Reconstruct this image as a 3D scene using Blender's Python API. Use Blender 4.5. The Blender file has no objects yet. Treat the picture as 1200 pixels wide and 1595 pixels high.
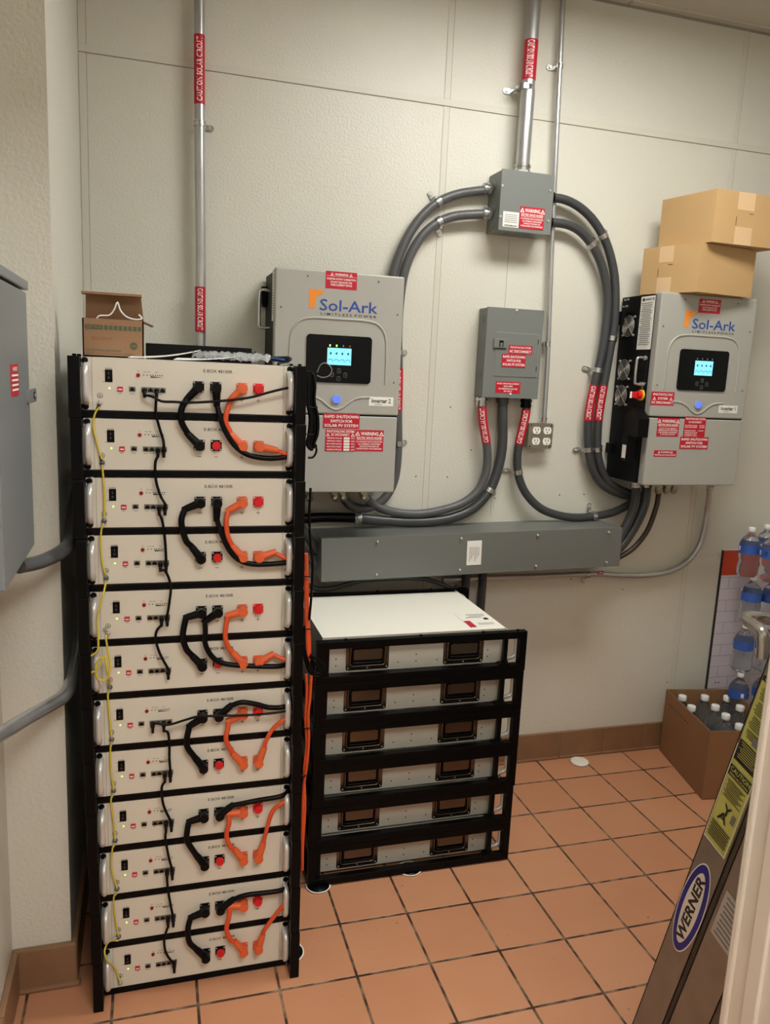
import bpy, math, random
from mathutils import Vector as V, Matrix
random.seed(7)
SC = bpy.context.scene
COL = SC.collection
# ------------------------------------------------------------------ camera
F_PX, CAM = 1225.3, V((0.7097, -2.8191, 1.618))
YAW, PITCH, ROLL = 0.2929, -0.1777, 0.0460
cy_, sy_, cp_, sp_ = math.cos(YAW), math.sin(YAW), math.cos(PITCH), math.sin(PITCH)
FW = V((sy_*cp_, cy_*cp_, sp_)); R0 = V((cy_, -sy_, 0)); U0 = R0.cross(FW)
RT = R0*math.cos(ROLL) + U0*math.sin(ROLL); UP = U0*math.cos(ROLL) - R0*math.sin(ROLL)
cd = bpy.data.cameras.new('camera'); cam = bpy.data.objects.new('camera', cd); COL.objects.link(cam)
cd.sensor_fit = 'HORIZONTAL'; cd.sensor_width = 36; cd.lens = 36*F_PX/1200; cd.clip_start = .02
m = Matrix((RT, UP, -FW)).transposed().to_4x4(); m.translation = CAM; cam.matrix_world = m
SC.camera = cam
def at(px, py, val, ax=1):
    """measured point of the photograph -> point in the room on the plane axis ax = val"""
    d = FW + RT*((px-600)/F_PX) - UP*((py-797.5)/F_PX)
    return CAM + d*((val-CAM[ax])/d[ax])
# ------------------------------------------------------------------ world, exposure, lamp strengths
w = bpy.data.worlds.new('world'); SC.world = w; w.use_nodes = True
w.node_tree.nodes['Background'].inputs[0].default_value = (.8, .85, .9, 1)
w.node_tree.nodes['Background'].inputs[1].default_value = .25
SC.view_settings.view_transform = 'Standard'; SC.view_settings.look = 'None'
SC.view_settings.gamma = 1; SC.view_settings.use_curve_mapping = False
SC.view_settings.exposure = -0.13
LAMPS = [((2.05, -1.02), (1.05, .42), 28), ((1.3, -3.4), (1.2, 1.2), 17)]   # centre, size, strength
LAMP_COL = (1.0, .985, .935)
CEIL = 2.98
# ------------------------------------------------------------------ materials
def lin(c):
    return tuple(((x/255)/12.92 if x/255 <= .04045 else ((x/255+.055)/1.055)**2.4) for x in c)
MATS = {}
def mat(name, rgb, rough=.5, metal=0, var=0, vscale=20, bump=0, bscale=200, emit=0, spec=None, trans=0, coat=0, stretch=None, ior=1.45, alpha=1):
    if name in MATS: return MATS[name]
    m = bpy.data.materials.new(name); m.use_nodes = True; MATS[name] = m
    nt = m.node_tree; b = nt.nodes['Principled BSDF']
    c = lin(rgb) + (1,)
    b.inputs['Base Color'].default_value = c
    b.inputs['Roughness'].default_value = rough; b.inputs['Metallic'].default_value = metal
    b.inputs['Transmission Weight'].default_value = trans; b.inputs['Coat Weight'].default_value = coat
    b.inputs['IOR'].default_value = ior; b.inputs['Alpha'].default_value = alpha
    if spec is not None: b.inputs['Specular IOR Level'].default_value = spec
    if emit:
        b.inputs['Emission Color'].default_value = c; b.inputs['Emission Strength'].default_value = emit
    if var or bump:
        tc = nt.nodes.new('ShaderNodeTexCoord'); mp = nt.nodes.new('ShaderNodeMapping')
        nt.links.new(tc.outputs['Object'], mp.inputs['Vector'])
        if stretch: mp.inputs['Scale'].default_value = stretch
    if var:
        n = nt.nodes.new('ShaderNodeTexNoise'); n.inputs['Scale'].default_value = vscale; n.inputs['Detail'].default_value = 5
        nt.links.new(mp.outputs[0], n.inputs['Vector'])
        r = nt.nodes.new('ShaderNodeMapRange'); r.inputs[1].default_value = .3; r.inputs[2].default_value = .7
        r.inputs[3].default_value = 1-var; r.inputs[4].default_value = 1+var*.5
        nt.links.new(n.outputs['Fac'], r.inputs[0])
        h = nt.nodes.new('ShaderNodeHueSaturation'); h.inputs['Color'].default_value = c
        nt.links.new(r.outputs[0], h.inputs['Value']); nt.links.new(h.outputs[0], b.inputs['Base Color'])
    if bump:
        n = nt.nodes.new('ShaderNodeTexNoise'); n.inputs['Scale'].default_value = bscale; n.inputs['Detail'].default_value = 2
        nt.links.new(mp.outputs[0], n.inputs['Vector'])
        bp = nt.nodes.new('ShaderNodeBump'); bp.inputs['Strength'].default_value = bump; bp.inputs['Distance'].default_value = .002
        nt.links.new(n.outputs['Fac'], bp.inputs['Height']); nt.links.new(bp.outputs[0], b.inputs['Normal'])
    return m
WALL = mat('pebbled_wall_panel', (212, 210, 198), .36, var=.05, vscale=1.3, bump=.9, bscale=125)
WALLP = mat('painted_wall', (214, 211, 200), .45, var=.05, vscale=2, bump=.25, bscale=110)
TRIMW = mat('panel_divider_strip', (208, 205, 192), .45)
LINE = mat('joint_shadow_gap', (150, 147, 136), .8)
CEILM = mat('ceiling_board', (186, 180, 168), .7, var=.04, vscale=3)
BASE = mat('brown_base_tile', (138, 104, 76), .35, var=.16, vscale=9, bump=.1, bscale=60)
JAMB = mat('chipped_white_gloss_paint', (226, 218, 206), .35, var=.05, vscale=12, bump=.2, bscale=30)
GREY = mat('inverter_grey_paint', (166, 165, 158), .42, bump=.05, bscale=700)
GREY2 = mat('enclosure_grey_paint', (116, 120, 117), .38)
GREYT = mat('wireway_grey_paint', (108, 110, 106), .34)
CAB = mat('cabinet_blue_grey_paint', (122, 128, 131), .32)
BLK = mat('black_powder_coat', (6, 6, 7), .33, spec=.14)
BLK2 = mat('black_plastic', (6, 6, 7), .36, spec=.18)
BLKS = mat('black_side_sheet', (8, 9, 11), .5, spec=.2)
BEIGE = mat('beige_sheet_metal', (216, 210, 196), .42)
TOPW = mat('white_module_lid', (242, 240, 228), .35)
GALV = mat('module_side_sheet', (190, 186, 174), .42, metal=.15)
ALU = mat('brushed_handle_aluminium', (208, 206, 202), .36, metal=.4)
EMT = mat('galvanised_conduit_steel', (188, 189, 190), .3, metal=.7, var=.1, vscale=14)
ZINC = mat('zinc_plated_fitting', (196, 197, 196), .26, metal=.92)
SCREW = mat('screw_steel', (205, 203, 196), .28, metal=.6)
LT = mat('grey_flexible_conduit_pvc', (86, 87, 88), .3, bump=.5, bscale=260, stretch=(1, 1, 1))
LTD = mat('dark_flexible_conduit_pvc', (64, 66, 68), .32)
BRNC = mat('brown_cable_jacket', (62, 50, 44), .4)
RED = mat('warning_red_vinyl', (188, 22, 46), .4)
WHITE = mat('white_print', (244, 242, 240), .5)
PAPER = mat('white_sticker_paper', (232, 230, 224), .5)
PRINT = mat('black_print', (35, 34, 34), .5)
GPRINT = mat('grey_print', (120, 120, 120), .5)
ORG = mat('orange_cable_jacket', (216, 82, 40), .38)
ORGC = mat('orange_connector_plastic', (220, 98, 52), .45)
REDC = mat('red_cap_plastic', (214, 22, 28), .35)
YG = mat('yellow_green_ground_wire', (206, 186, 62), .4)
NAVY = mat('logo_blue', (34, 72, 152), .45)
LOGO = mat('logo_orange', (236, 140, 44), .45)
GLASSB = mat('black_display_glass', (6, 8, 12), .22, spec=.25)
SCREEN = mat('lit_lcd', (120, 205, 240), .3, emit=.95)
SCREENP = mat('lcd_graphics', (40, 80, 120), .3)
LBLUE = mat('lit_blue_button', (70, 96, 255), .3, emit=1.6)
LGREEN = mat('lit_green_led', (170, 255, 90), .3, emit=3)
BTNR = mat('dark_red_button', (120, 22, 24), .3)
DIP = mat('red_dip_switch', (196, 44, 62), .45)
PORTM = mat('metal_port_shell', (126, 124, 116), .35, metal=.7)
CARD = mat('tan_cardboard', (190, 156, 108), .75, var=.05, vscale=6, bump=.1, bscale=90)
CARDB = mat('brown_cardboard', (144, 106, 72), .75, var=.06, vscale=6)
CARDS = mat('small_carton_board', (152, 116, 86), .75, var=.06, vscale=10)
TAPE = mat('packing_tape', (214, 182, 142), .25)
CGREEN = mat('carton_green_print', (72, 92, 70), .6)
PET = mat('clear_bottle_plastic', (222, 230, 240), .08, trans=.93, ior=1.25, spec=.6)
BLABEL = mat('blue_bottle_label', (58, 98, 184), .4)
CAPW = mat('white_bottle_cap', (240, 240, 238), .4)
ALUL = mat('scuffed_ladder_aluminium', (146, 140, 131), .42, metal=.45, var=.12, vscale=15)
YLAB = mat('yellow_green_label', (202, 204, 112), .5)
OBLUE = mat('oval_badge_blue', (28, 38, 140), .4)
POST = mat('orange_red_poster_band', (198, 70, 38), .5)
PWHITE = mat('poster_white_brick', (214, 206, 214), .5)
PLINE = mat('poster_brick_line', (170, 160, 170), .5)
OUTW = mat('outlet_white_plastic', (238, 236, 228), .35)
BRASS = mat('dull_brass_fitting', (176, 168, 120), .3, metal=.8)
LUG = mat('crimped_lug_metal', (176, 174, 166), .35, metal=.25)
NICK = mat('satin_nickel_elbow', (168, 164, 150), .3, metal=.9)
BAG = mat('clear_plastic_bag', (236, 238, 240), .12, trans=.8, ior=1.2)
CHRB = mat('smoked_chrome', (104, 92, 80), .2, metal=.9)
DIFF = mat('lamp_diffuser', (255, 250, 235), .5, emit=1)
DGREEN = mat('dark_hose', (34, 40, 40), .4)
BLU2 = mat('blue_cable', (40, 84, 160), .4)
YORG = mat('yellow_switch_ring', (236, 190, 50), .4)
PADW = mat('felt_white_rim', (232, 226, 214), .6)

def floor_mat():
    m = bpy.data.materials.new('quarry_tile_floor'); m.use_nodes = True; nt = m.node_tree; b = nt.nodes['Principled BSDF']
    N = nt.nodes.new; L = nt.links.new
    geo = N('ShaderNodeNewGeometry'); sep = N('ShaderNodeSeparateXYZ'); L(geo.outputs['Position'], sep.inputs[0])
    def M(op, a, bb=None, c=None):
        n = N('ShaderNodeMath'); n.operation = op
        for i, v in enumerate((a, bb, c)):
            if v is None: continue
            if isinstance(v, (int, float)): n.inputs[i].default_value = v
            else: L(v, n.inputs[i])
        return n.outputs[0]
    P, TX, TY = .2101, 2.285, -.1773
    u = M('DIVIDE', M('SUBTRACT', sep.outputs[0], TX), P); v = M('DIVIDE', M('SUBTRACT', sep.outputs[1], TY), P)
    # distance to the nearest grid line, in tiles
    du = M('SUBTRACT', .5, M('ABSOLUTE', M('SUBTRACT', M('FRACT', u), .5))); dv = M('SUBTRACT', .5, M('ABSOLUTE', M('SUBTRACT', M('FRACT', v), .5)))
    nz = N('ShaderNodeTexNoise'); nz.inputs['Scale'].default_value = 28; nz.inputs['Detail'].default_value = 4
    L(geo.outputs['Position'], nz.inputs['Vector'])
    d = M('ADD', M('MINIMUM', du, dv), M('MULTIPLY', M('SUBTRACT', nz.outputs['Fac'], .5), .008))
    g = N('ShaderNodeMapRange'); L(d, g.inputs[0]); g.inputs[1].default_value = .013; g.inputs[2].default_value = .022
    cu = N('ShaderNodeCombineXYZ'); L(M('FLOOR', u), cu.inputs[0]); L(M('FLOOR', v), cu.inputs[1])
    wn = N('ShaderNodeTexWhiteNoise'); L(cu.outputs[0], wn.inputs['Vector'])
    n2 = N('ShaderNodeTexNoise'); n2.inputs['Scale'].default_value = 7; n2.inputs['Detail'].default_value = 6; L(geo.outputs['Position'], n2.inputs['Vector'])
    mx = N('ShaderNodeMix'); mx.data_type = 'RGBA'
    mx.inputs[6].default_value = lin((182, 124, 90))+(1,); mx.inputs[7].default_value = lin((200, 144, 108))+(1,)
    L(M('ADD', M('MULTIPLY', wn.outputs['Value'], .45), M('MULTIPLY', n2.outputs['Fac'], .55)), mx.inputs[0])
    # small brown pits and specks of their own shape
    n3 = N('ShaderNodeTexNoise'); n3.inputs['Scale'].default_value = 46; n3.inputs['Detail'].default_value = 1; L(geo.outputs['Position'], n3.inputs['Vector'])
    sp = N('ShaderNodeMapRange'); L(n3.outputs['Fac'], sp.inputs[0]); sp.inputs[1].default_value = .76; sp.inputs[2].default_value = .8
    m3 = N('ShaderNodeMix'); m3.data_type = 'RGBA'; L(M('MULTIPLY', sp.outputs[0], .6), m3.inputs[0]); L(mx.outputs[2], m3.inputs[6]); m3.inputs[7].default_value = lin((96, 62, 40))+(1,)
    n4 = N('ShaderNodeTexNoise'); n4.inputs['Scale'].default_value = 22; n4.inputs['Detail'].default_value = 5; L(geo.outputs['Position'], n4.inputs['Vector'])
    gr = N('ShaderNodeMix'); gr.data_type = 'RGBA'; gr.inputs[6].default_value = lin((58, 40, 30))+(1,); gr.inputs[7].default_value = lin((150, 124, 98))+(1,)
    gm = N('ShaderNodeMapRange'); L(n4.outputs['Fac'], gm.inputs[0]); gm.inputs[1].default_value = .45; gm.inputs[2].default_value = .7; L(gm.outputs[0], gr.inputs[0])
    m2 = N('ShaderNodeMix'); m2.data_type = 'RGBA'; L(g.outputs[0], m2.inputs[0]); L(gr.outputs[2], m2.inputs[6]); L(m3.outputs[2], m2.inputs[7])
    L(m2.outputs[2], b.inputs['Base Color']); b.inputs['Roughness'].default_value = .42
    r = N('ShaderNodeMapRange'); L(n2.outputs['Fac'], r.inputs[0]); r.inputs[3].default_value = .32; r.inputs[4].default_value = .55; L(r.outputs[0], b.inputs['Roughness'])
    bp = N('ShaderNodeBump'); bp.inputs['Strength'].default_value = .6; bp.inputs['Distance'].default_value = .002; L(g.outputs[0], bp.inputs['Height']); L(bp.outputs[0], b.inputs['Normal'])
    return m
# ------------------------------------------------------------------ mesh builder
TXT = {}
def text_mesh(s, off=.008):
    if s in TXT: return TXT[s]
    cu = bpy.data.curves.new('lettering', 'FONT'); cu.body = s; cu.resolution_u = 2; cu.offset = off
    o = bpy.data.objects.new('lettering', cu); COL.objects.link(o)
    dg = bpy.context.evaluated_depsgraph_get(); me = bpy.data.meshes.new_from_object(o.evaluated_get(dg))
    vs = [v.co.copy() for v in me.vertices]; fs = [tuple(p.vertices) for p in me.polygons]
    bpy.data.objects.remove(o); bpy.data.curves.remove(cu); bpy.data.meshes.remove(me)
    if not vs: TXT[s] = ([], []); return TXT[s]
    x0, x1 = min(v.x for v in vs), max(v.x for v in vs); y0, y1 = min(v.y for v in vs), max(v.y for v in vs)
    TXT[s] = ([((v.x-x0)/(x1-x0)-.5, (v.y-y0)/max(1e-6, y1-y0)-.5) for v in vs], fs)
    return TXT[s]
class MB:
    def __init__(s): s.v = []; s.f = []; s.m = []; s.sm = []; s.mats = []; s.M = Matrix.Identity(4)
    def mi(s, m):
        if m not in s.mats: s.mats.append(m)
        return s.mats.index(m)
    def add(s, vs, fs, m, smooth=False):
        o = len(s.v); s.v += [s.M @ V(p) for p in vs]; k = s.mi(m)
        for f in fs: s.f.append(tuple(i+o for i in f)); s.m.append(k); s.sm.append(smooth)
        return s
    def box(s, a, b, m, bev=0):
        x0, x1 = sorted((a[0], b[0])); y0, y1 = sorted((a[1], b[1])); z0, z1 = sorted((a[2], b[2]))
        if bev:
            bev = min(bev, (x1-x0)/2.2, (y1-y0)/2.2, (z1-z0)/2.2)
            import bmesh
            bm = bmesh.new(); bmesh.ops.create_cube(bm, size=1)
            for v in bm.verts: v.co = V(((x0+x1)/2+v.co.x*(x1-x0), (y0+y1)/2+v.co.y*(y1-y0), (z0+z1)/2+v.co.z*(z1-z0)))
            bmesh.ops.bevel(bm, geom=bm.edges[:], offset=bev, segments=2, affect='EDGES', profile=.5)
            bm.verts.index_update(); s.add([v.co.copy() for v in bm.verts], [tuple(v.index for v in f.verts) for f in bm.faces], m); bm.free(); return s
        vs = [(x, y, z) for x in (x0, x1) for y in (y0, y1) for z in (z0, z1)]
        return s.add(vs, [(0, 1, 3, 2), (4, 6, 7, 5), (0, 4, 5, 1), (2, 3, 7, 6), (0, 2, 6, 4), (1, 5, 7, 3)], m)
    def cyl(s, a, b, r, m, n=16, r2=None, smooth=True):
        a, b = V(a), V(b); d = (b-a).normalized(); q = d.orthogonal().normalized(); p = d.cross(q); r2 = r if r2 is None else r2
        vs = []
        for c, rr in ((a, r), (b, r2)):
            vs += [c+(q*math.cos(t)+p*math.sin(t))*rr for t in [2*math.pi*i/n for i in range(n)]]
        s.add(vs, [(i, (i+1) % n, n+(i+1) % n, n+i) for i in range(n)], m, smooth)
        return s.add(vs, [tuple(range(n))[::-1], tuple(range(n, 2*n))], m)
    def tube(s, pts, r, m, n=12, sub=6, smooth=True, flat=None):
        P = spline(pts, sub); rr = r if isinstance(r, (list, tuple)) else [r]*len(P)
        if len(rr) != len(P): rr = [rr[0]+(rr[-1]-rr[0])*i/(len(P)-1) for i in range(len(P))]
        T = [(P[min(i+1, len(P)-1)]-P[max(i-1, 0)]).normalized() for i in range(len(P))]
        q = T[0].orthogonal().normalized(); vs = []
        for i, c in enumerate(P):
            q = (q-T[i]*q.dot(T[i])).normalized(); p = T[i].cross(q)
            vs += [c+(q*math.cos(t)+p*math.sin(t))*rr[i] for t in [2*math.pi*k/n for k in range(n)]]
        fs = [(i*n+k, i*n+(k+1) % n, (i+1)*n+(k+1) % n, (i+1)*n+k) for i in range(len(P)-1) for k in range(n)]
        s.add(vs, fs, m, smooth); L = (len(P)-1)*n
        return s.add(vs, [tuple(range(n))[::-1], tuple(range(L, L+n))], m)
    def ball(s, c, r, m, n=12, sc=(1, 1, 1)):
        c = V(c); vs = []; k = n//2
        for i in range(k+1):
            a = math.pi*i/k
            for j in range(n):
                b = 2*math.pi*j/n; vs.append(c+V((math.sin(a)*math.cos(b)*sc[0], math.sin(a)*math.sin(b)*sc[1], math.cos(a)*sc[2]))*r)
        return s.add(vs, [(i*n+j, (i+1)*n+j, (i+1)*n+(j+1) % n, i*n+(j+1) % n) for i in range(k) for j in range(n)], m, True)
    def lathe(s, prof, c, m, n=20, smooth=True):
        c = V(c); vs = []
        for r, z in prof: vs += [c+V((r*math.cos(2*math.pi*j/n), r*math.sin(2*math.pi*j/n), z)) for j in range(n)]
        return s.add(vs, [(i*n+j, i*n+(j+1) % n, (i+1)*n+(j+1) % n, (i+1)*n+j) for i in range(len(prof)-1) for j in range(n)], m, smooth)
    def prism(s, poly, o, ux, uy, depth, m):
        """2-D outline in the frame (o, ux, uy), thickened by the vector depth"""
        o, ux, uy, d = V(o), V(ux), V(uy), V(depth); n = len(poly)
        a = [o+ux*x+uy*y for x, y in poly]; b = [p+d for p in a]
        return s.add(a+b, [tuple(range(n))[::-1], tuple(range(n, 2*n))]+[(i, (i+1) % n, n+(i+1) % n, n+i) for i in range(n)], m)
    def text(s, t, o, ux, uy, w, h, m, off=.008):
        """lettering centred on o, w wide and h tall"""
        o, ux, uy = V(o), V(ux), V(uy); vs, fs = text_mesh(t, off)
        return s.add([o+ux*(x*w)+uy*(y*h) for x, y in vs], fs, m)
    def build(s, name, parent=None, local=False):
        org = V((0, 0, 0)) if local or parent is None else ORGN.get(parent.name, V((0, 0, 0)))
        me = bpy.data.meshes.new(name); me.from_pydata([tuple(p-org) for p in s.v], [], s.f)
        for mm in s.mats: me.materials.append(mm)
        me.polygons.foreach_set('material_index', s.m); me.polygons.foreach_set('use_smooth', s.sm); me.update()
        o = bpy.data.objects.new(name, me); COL.objects.link(o)
        if parent is not None: o.parent = parent
        ORGN[o.name] = org
        return o
ORGN = {}
def spline(pts, sub=6):
    P = [V(p) for p in pts]
    if len(P) < 3: return P
    Q = [P[0]*2-P[1]]+P+[P[-1]*2-P[-2]]; out = []
    for i in range(1, len(Q)-2):
        a, b, c, d = Q[i-1:i+3]
        for k in range(sub):
            t = k/sub; out.append(.5*((2*b)+(c-a)*t+(2*a-5*b+4*c-d)*t*t+(3*b-a-3*c+d)*t**3))
    return out+[P[-1]]
def rr(w, h, r, n=5):
    """rounded rectangle outline"""
    out = []
    for cx, cz, a0 in ((w/2-r, h/2-r, 0), (-w/2+r, h/2-r, 90), (-w/2+r, -h/2+r, 180), (w/2-r, -h/2+r, 270)):
        out += [(cx+r*math.cos(math.radians(a0+90*i/n)), cz+r*math.sin(math.radians(a0+90*i/n))) for i in range(n+1)]
    return out
def tag(o, label, cat, group=None, kind=None):
    if label: o['label'] = label
    if cat: o['category'] = cat
    if group: o['group'] = group
    if kind: o['kind'] = kind
    return o
def thing(name, label, cat, loc=(0, 0, 0), group=None):
    o = bpy.data.objects.new(name, None); COL.objects.link(o); o.location = loc; o.empty_display_size = .05
    ORGN[o.name] = V(loc); return tag(o, label, cat, group)
def struct(name, mb, label=None):
    o = mb.build(name); o['kind'] = 'structure'
    if label: o['label'] = label
    return o
def kids(o): return [c for c in bpy.data.objects if c.parent == o]
def dup(root, loc, label, rot=0, skip=()):
    ch = kids(root); r = root.copy(); COL.objects.link(r); r.location = loc; r.rotation_euler = (0, 0, rot); r['label'] = label
    for c in ch:
        if c.name.split('.')[0] in skip: continue
        d = c.copy(); COL.objects.link(d); d.parent = r
        for g in kids(c):
            e = g.copy(); COL.objects.link(e); e.parent = d
    return r
X, Y, Z = V((1, 0, 0)), V((0, 1, 0)), V((0, 0, 1))
# label printed on a face: o centre, ux/uy directions, nrm outward normal
def sticker(parent, name, o, ux, uy, w, h, bg, lines, label=None, rim=None, local=False):
    mb = MB(); nrm = V(ux).cross(V(uy)).normalized(); o = V(o)
    mb.prism([(-w/2, -h/2), (w/2, -h/2), (w/2, h/2), (-w/2, h/2)], o, ux, uy, nrm*.0008, bg)
    k = o+nrm*.0012
    for n_l, ln in enumerate(lines):
        k = k+nrm*.00004
        if ln[0] == '#':                                   # plain bar
            _, cx, cz, bw, bh, mt = ln; mb.prism([(-.5, -.5), (.5, -.5), (.5, .5), (-.5, .5)], k+ux*(cx*w)+uy*(cz*h), ux*(bw*w), uy*(bh*h), nrm*.0002, mt)
        elif ln[0] == '^':                                 # warning triangle
            _, cx, cz, th, mt, m2 = ln; c = k+ux*(cx*w)+uy*(cz*h); t = th*h
            mb.prism([(-.6, -.5), (.6, -.5), (0, .55)], c, ux*t, uy*t, nrm*.0002, mt)
            mb.prism([(-.36, -.36), (.36, -.36), (0, .3)], c+nrm*.0004, ux*t, uy*t, nrm*.0001, m2)
            mb.prism([(-.05, -.28), (.05, -.28), (.05, .1), (-.05, .1)], c+nrm*.0006, ux*t, uy*t, nrm*.0001, mt)
        else:
            t, cx, cz, tw, th, mt = ln; mb.text(t, k+nrm*.0003+ux*(cx*w)+uy*(cz*h), ux, uy, tw*w, th*h, mt, .016)
    ob = mb.build(name, parent, local)
    if label: ob['label'] = label
    return ob
def pst(parent, name, cx, cy, wp, hp, plane, bg, lines, label=None):
    """the same, on a wall-parallel face, from its measured place in the photograph"""
    o = at(cx, cy, plane); w = (at(cx+wp/2, cy, plane)-at(cx-wp/2, cy, plane)).x; h = (at(cx, cy-hp/2, plane)-at(cx, cy+hp/2, plane)).z
    return sticker(parent, name, o, X, Z, w, h, bg, lines, label)
W_ = WHITE
L_RAPID = [('RAPID SHUTDOWN', 0, .3, .92, .2, W_), ('SWITCH FOR', 0, 0, .6, .2, W_), ('SOLAR PV SYSTEM', 0, -.3, .92, .2, W_)]
L_WARN = [('^', -.42, .33, .2, W_, RED), ('WARNING', 0, .33, .62, .17, W_), ('^', .42, .33, .2, W_, RED), ('ELECTRIC SHOCK HAZARD', 0, .13, .9, .11, W_), ('#', 0, .04, .9, .012, W_),
          ('IF A GROUND FAULT IS INDICATED', 0, -.05, .92, .07, W_), ('ALL NORMALLY GROUNDED', 0, -.16, .8, .07, W_), ('CONDUCTORS MAY BE', 0, -.27, .68, .07, W_), ('UNGROUNDED AND ENERGIZED', 0, -.38, .9, .07, W_)]
L_WARN2 = L_WARN[:5]+[('DO NOT TOUCH TERMINALS', 0, -.07, .8, .07, W_), ('TERMINALS ON BOTH THE LINE AND', 0, -.17, .9, .07, W_), ('LOAD SIDES MAY BE ENERGIZED', 0, -.28, .86, .07, W_), ('IN THE OPEN POSITION', 0, -.39, .66, .07, W_)]
L_INV = [('^', -.3, .33, .17, W_, RED), ('WARNING', 0, .33, .42, .13, W_), ('^', .3, .33, .17, W_, RED), ('#', 0, .22, .94, .012, W_), ('INVERTER OUTPUT CONNECTION', 0, .06, .92, .11, W_), ('DO NOT RELOCATE THIS', 0, -.12, .68, .11, W_), ('OVER-CURRENT DEVICE', 0, -.28, .68, .11, W_)]
L_PVDC = [('PHOTOVOLTAIC SYSTEM', 0, .41, .92, .11, W_), ('^', -.42, .26, .15, W_, RED), ('DC DISCONNECT', 0, .26, .62, .11, W_), ('^', .42, .26, .15, W_, RED)]
for i_, t_ in enumerate(('OPERATING VOLTAGE', 'OPERATING CURRENT', 'MAX SYSTEM VOLTAGE', 'SHORT CIRCUIT CURRENT', 'CHARGE CONTROLLER')):
    z_ = .1-.13*i_; L_PVDC += [(t_, -.2, z_, .5, .065, W_), ('#', .22, z_, .2, .1, PAPER), (('VDC', 'AMPS', 'VDC', 'AMPS', 'AMPS')[i_], .42, z_, .12, .06, W_)]
L_SOLAR = 'CAUTION SOLAR CIRCUIT'
# ------------------------------------------------------------------ lamps
for i, (c, sz, st) in enumerate(LAMPS):
    t = thing('ceiling_light', ['white rectangular ceiling light above the inverter wall', 'white rectangular ceiling light outside the doorway'][i], 'light', (c[0], c[1], CEIL))
    hx, hy = sz[0]/2, sz[1]/2; f = MB()
    for a, b in (((-hx-.03, -hy-.03), (hx+.03, -hy)), ((-hx-.03, hy), (hx+.03, hy+.03)), ((-hx-.03, -hy), (-hx, hy)), ((hx, -hy), (hx+.03, hy))):
        f.box((c[0]+a[0], c[1]+a[1], CEIL-.03), (c[0]+b[0], c[1]+b[1], CEIL-.001), TRIMW)
    f.build('frame', t)
    dm = mat('lit_diffuser_%s' % ('inner', 'outer')[i], (255, 250, 240), .5); b = dm.node_tree.nodes['Principled BSDF']
    b.inputs['Emission Color'].default_value = LAMP_COL+(1,); b.inputs['Emission Strength'].default_value = st
    MB().box((c[0]-hx, c[1]-hy, CEIL-.02), (c[0]+hx, c[1]+hy, CEIL-.005), dm).build('diffuser', t)
# ------------------------------------------------------------------ room shell
XL, XR, YF, XD = .36, 3.75, -5.2, 1.622          # left wall, right wall, far end behind the camera, door jamb
struct('floor', MB().box((-.2, YF, -.08), (XR, 0.1, 0), floor_mat()))
struct('ceiling', MB().box((-.2, YF, CEIL), (XR+.1, 0.1, CEIL+.08), CEILM))
struct('wall_back', MB().box((-.2, 0, 0), (XR+.1, .1, CEIL), WALL))
struct('wall_right', MB().box((XR, YF, 0), (XR+.1, 0, CEIL), WALLP))
struct('wall_left', MB().box((XL-.1, YF, 0), (XL, -.86, CEIL), WALL).box((XL-.1, -.86, 0), (.50, 0, CEIL), WALL, 0))
struct('wall_front', MB().box((XD+.02, -2.03, 0), (XR, -1.90, CEIL), WALLP).box((XL, -2.03, 2.45), (XD+.02, -1.90, CEIL), WALLP))
struct('wall_far', MB().box((-.2, YF-.1, 0), (XR+.1, YF, CEIL), WALLP))
XM = 1.7181; ZG = 2.557
tr = MB()
for x in (XM, XM+1.2192, .512):
    tr.box((x-.011, -.0022, 0.12), (x+.011, 0, ZG-.012), TRIMW, .001); tr.box((x-.011, -.0022, ZG+.012), (x+.011, 0, CEIL), TRIMW, .001)
    tr.box((x+.0112, -.0006, .12), (x+.0128, 0, CEIL), LINE)
tr.box((.5, -.0022, ZG-.010), (XR, 0, ZG+.012), TRIMW, .001)
tr.box((.5, -.0026, ZG-.0118), (XR, 0, ZG-.0098), LINE)
struct('trim_1', tr)
struct('trim_2', MB().box((.5, -.008, CEIL-.006), (XR, 0, CEIL-.001), LINE).box((2.395, -1.8, CEIL-.0015), (2.4, -.01, CEIL-.0002), LINE).box((.5, -.05, CEIL-.003), (XR, -.046, CEIL-.0002), TRIMW))
struct('trim_3', MB().box((at(793, 380, 0).x, -.0008, 1.87), (at(793, 380, 0).x+.0014, 0, 2.12), LINE).box((at(764, 800, 0).x, -.0008, 1.07), (at(764, 800, 0).x+.0014, 0, 1.53), LINE))
hm = MB()
for a, b in ((648, 742), (697, 743), (702, 634), (734, 701), (872, 771), (910, 770), (890, 902), (970, 918), (736, 776), (771, 776), (1040, 1063)):
    p = at(a, b, 0); hm.cyl(p-Y*.0006, p, .0028, PRINT, 8)
struct('trim_4', hm)
# tiled coved base, joints cut in
bb = MB(); x = .50
while x < XR:
    x1 = min(x+.2101, XR); bb.box((x+.001, -.014, .004), (x1-.001, 0, .122), BASE, .003); bb.box((x+.001, -.020, 0), (x1-.001, -.0, .012), BASE, .004); x += .2101
bb.box((.5, -.0105, 0), (XR, -.0005, .119), LINE)
struct('baseboard_back', bb)
bl = MB(); bl.box((XL, -.876, .0), (.515, -.86, .122), BASE, .005); bl.box((.50, -.862, 0), (.516, 0, .122), BASE, .005)
bl.box((XL, -.885, 0), (.522, -.862, .014), BASE, .005)
y = -.876
while y > -4.8: bl.box((XL, y-.208, .0), (XL+.016, y, .122), BASE, .004); y -= .2101
struct('baseboard_left', bl)
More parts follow.
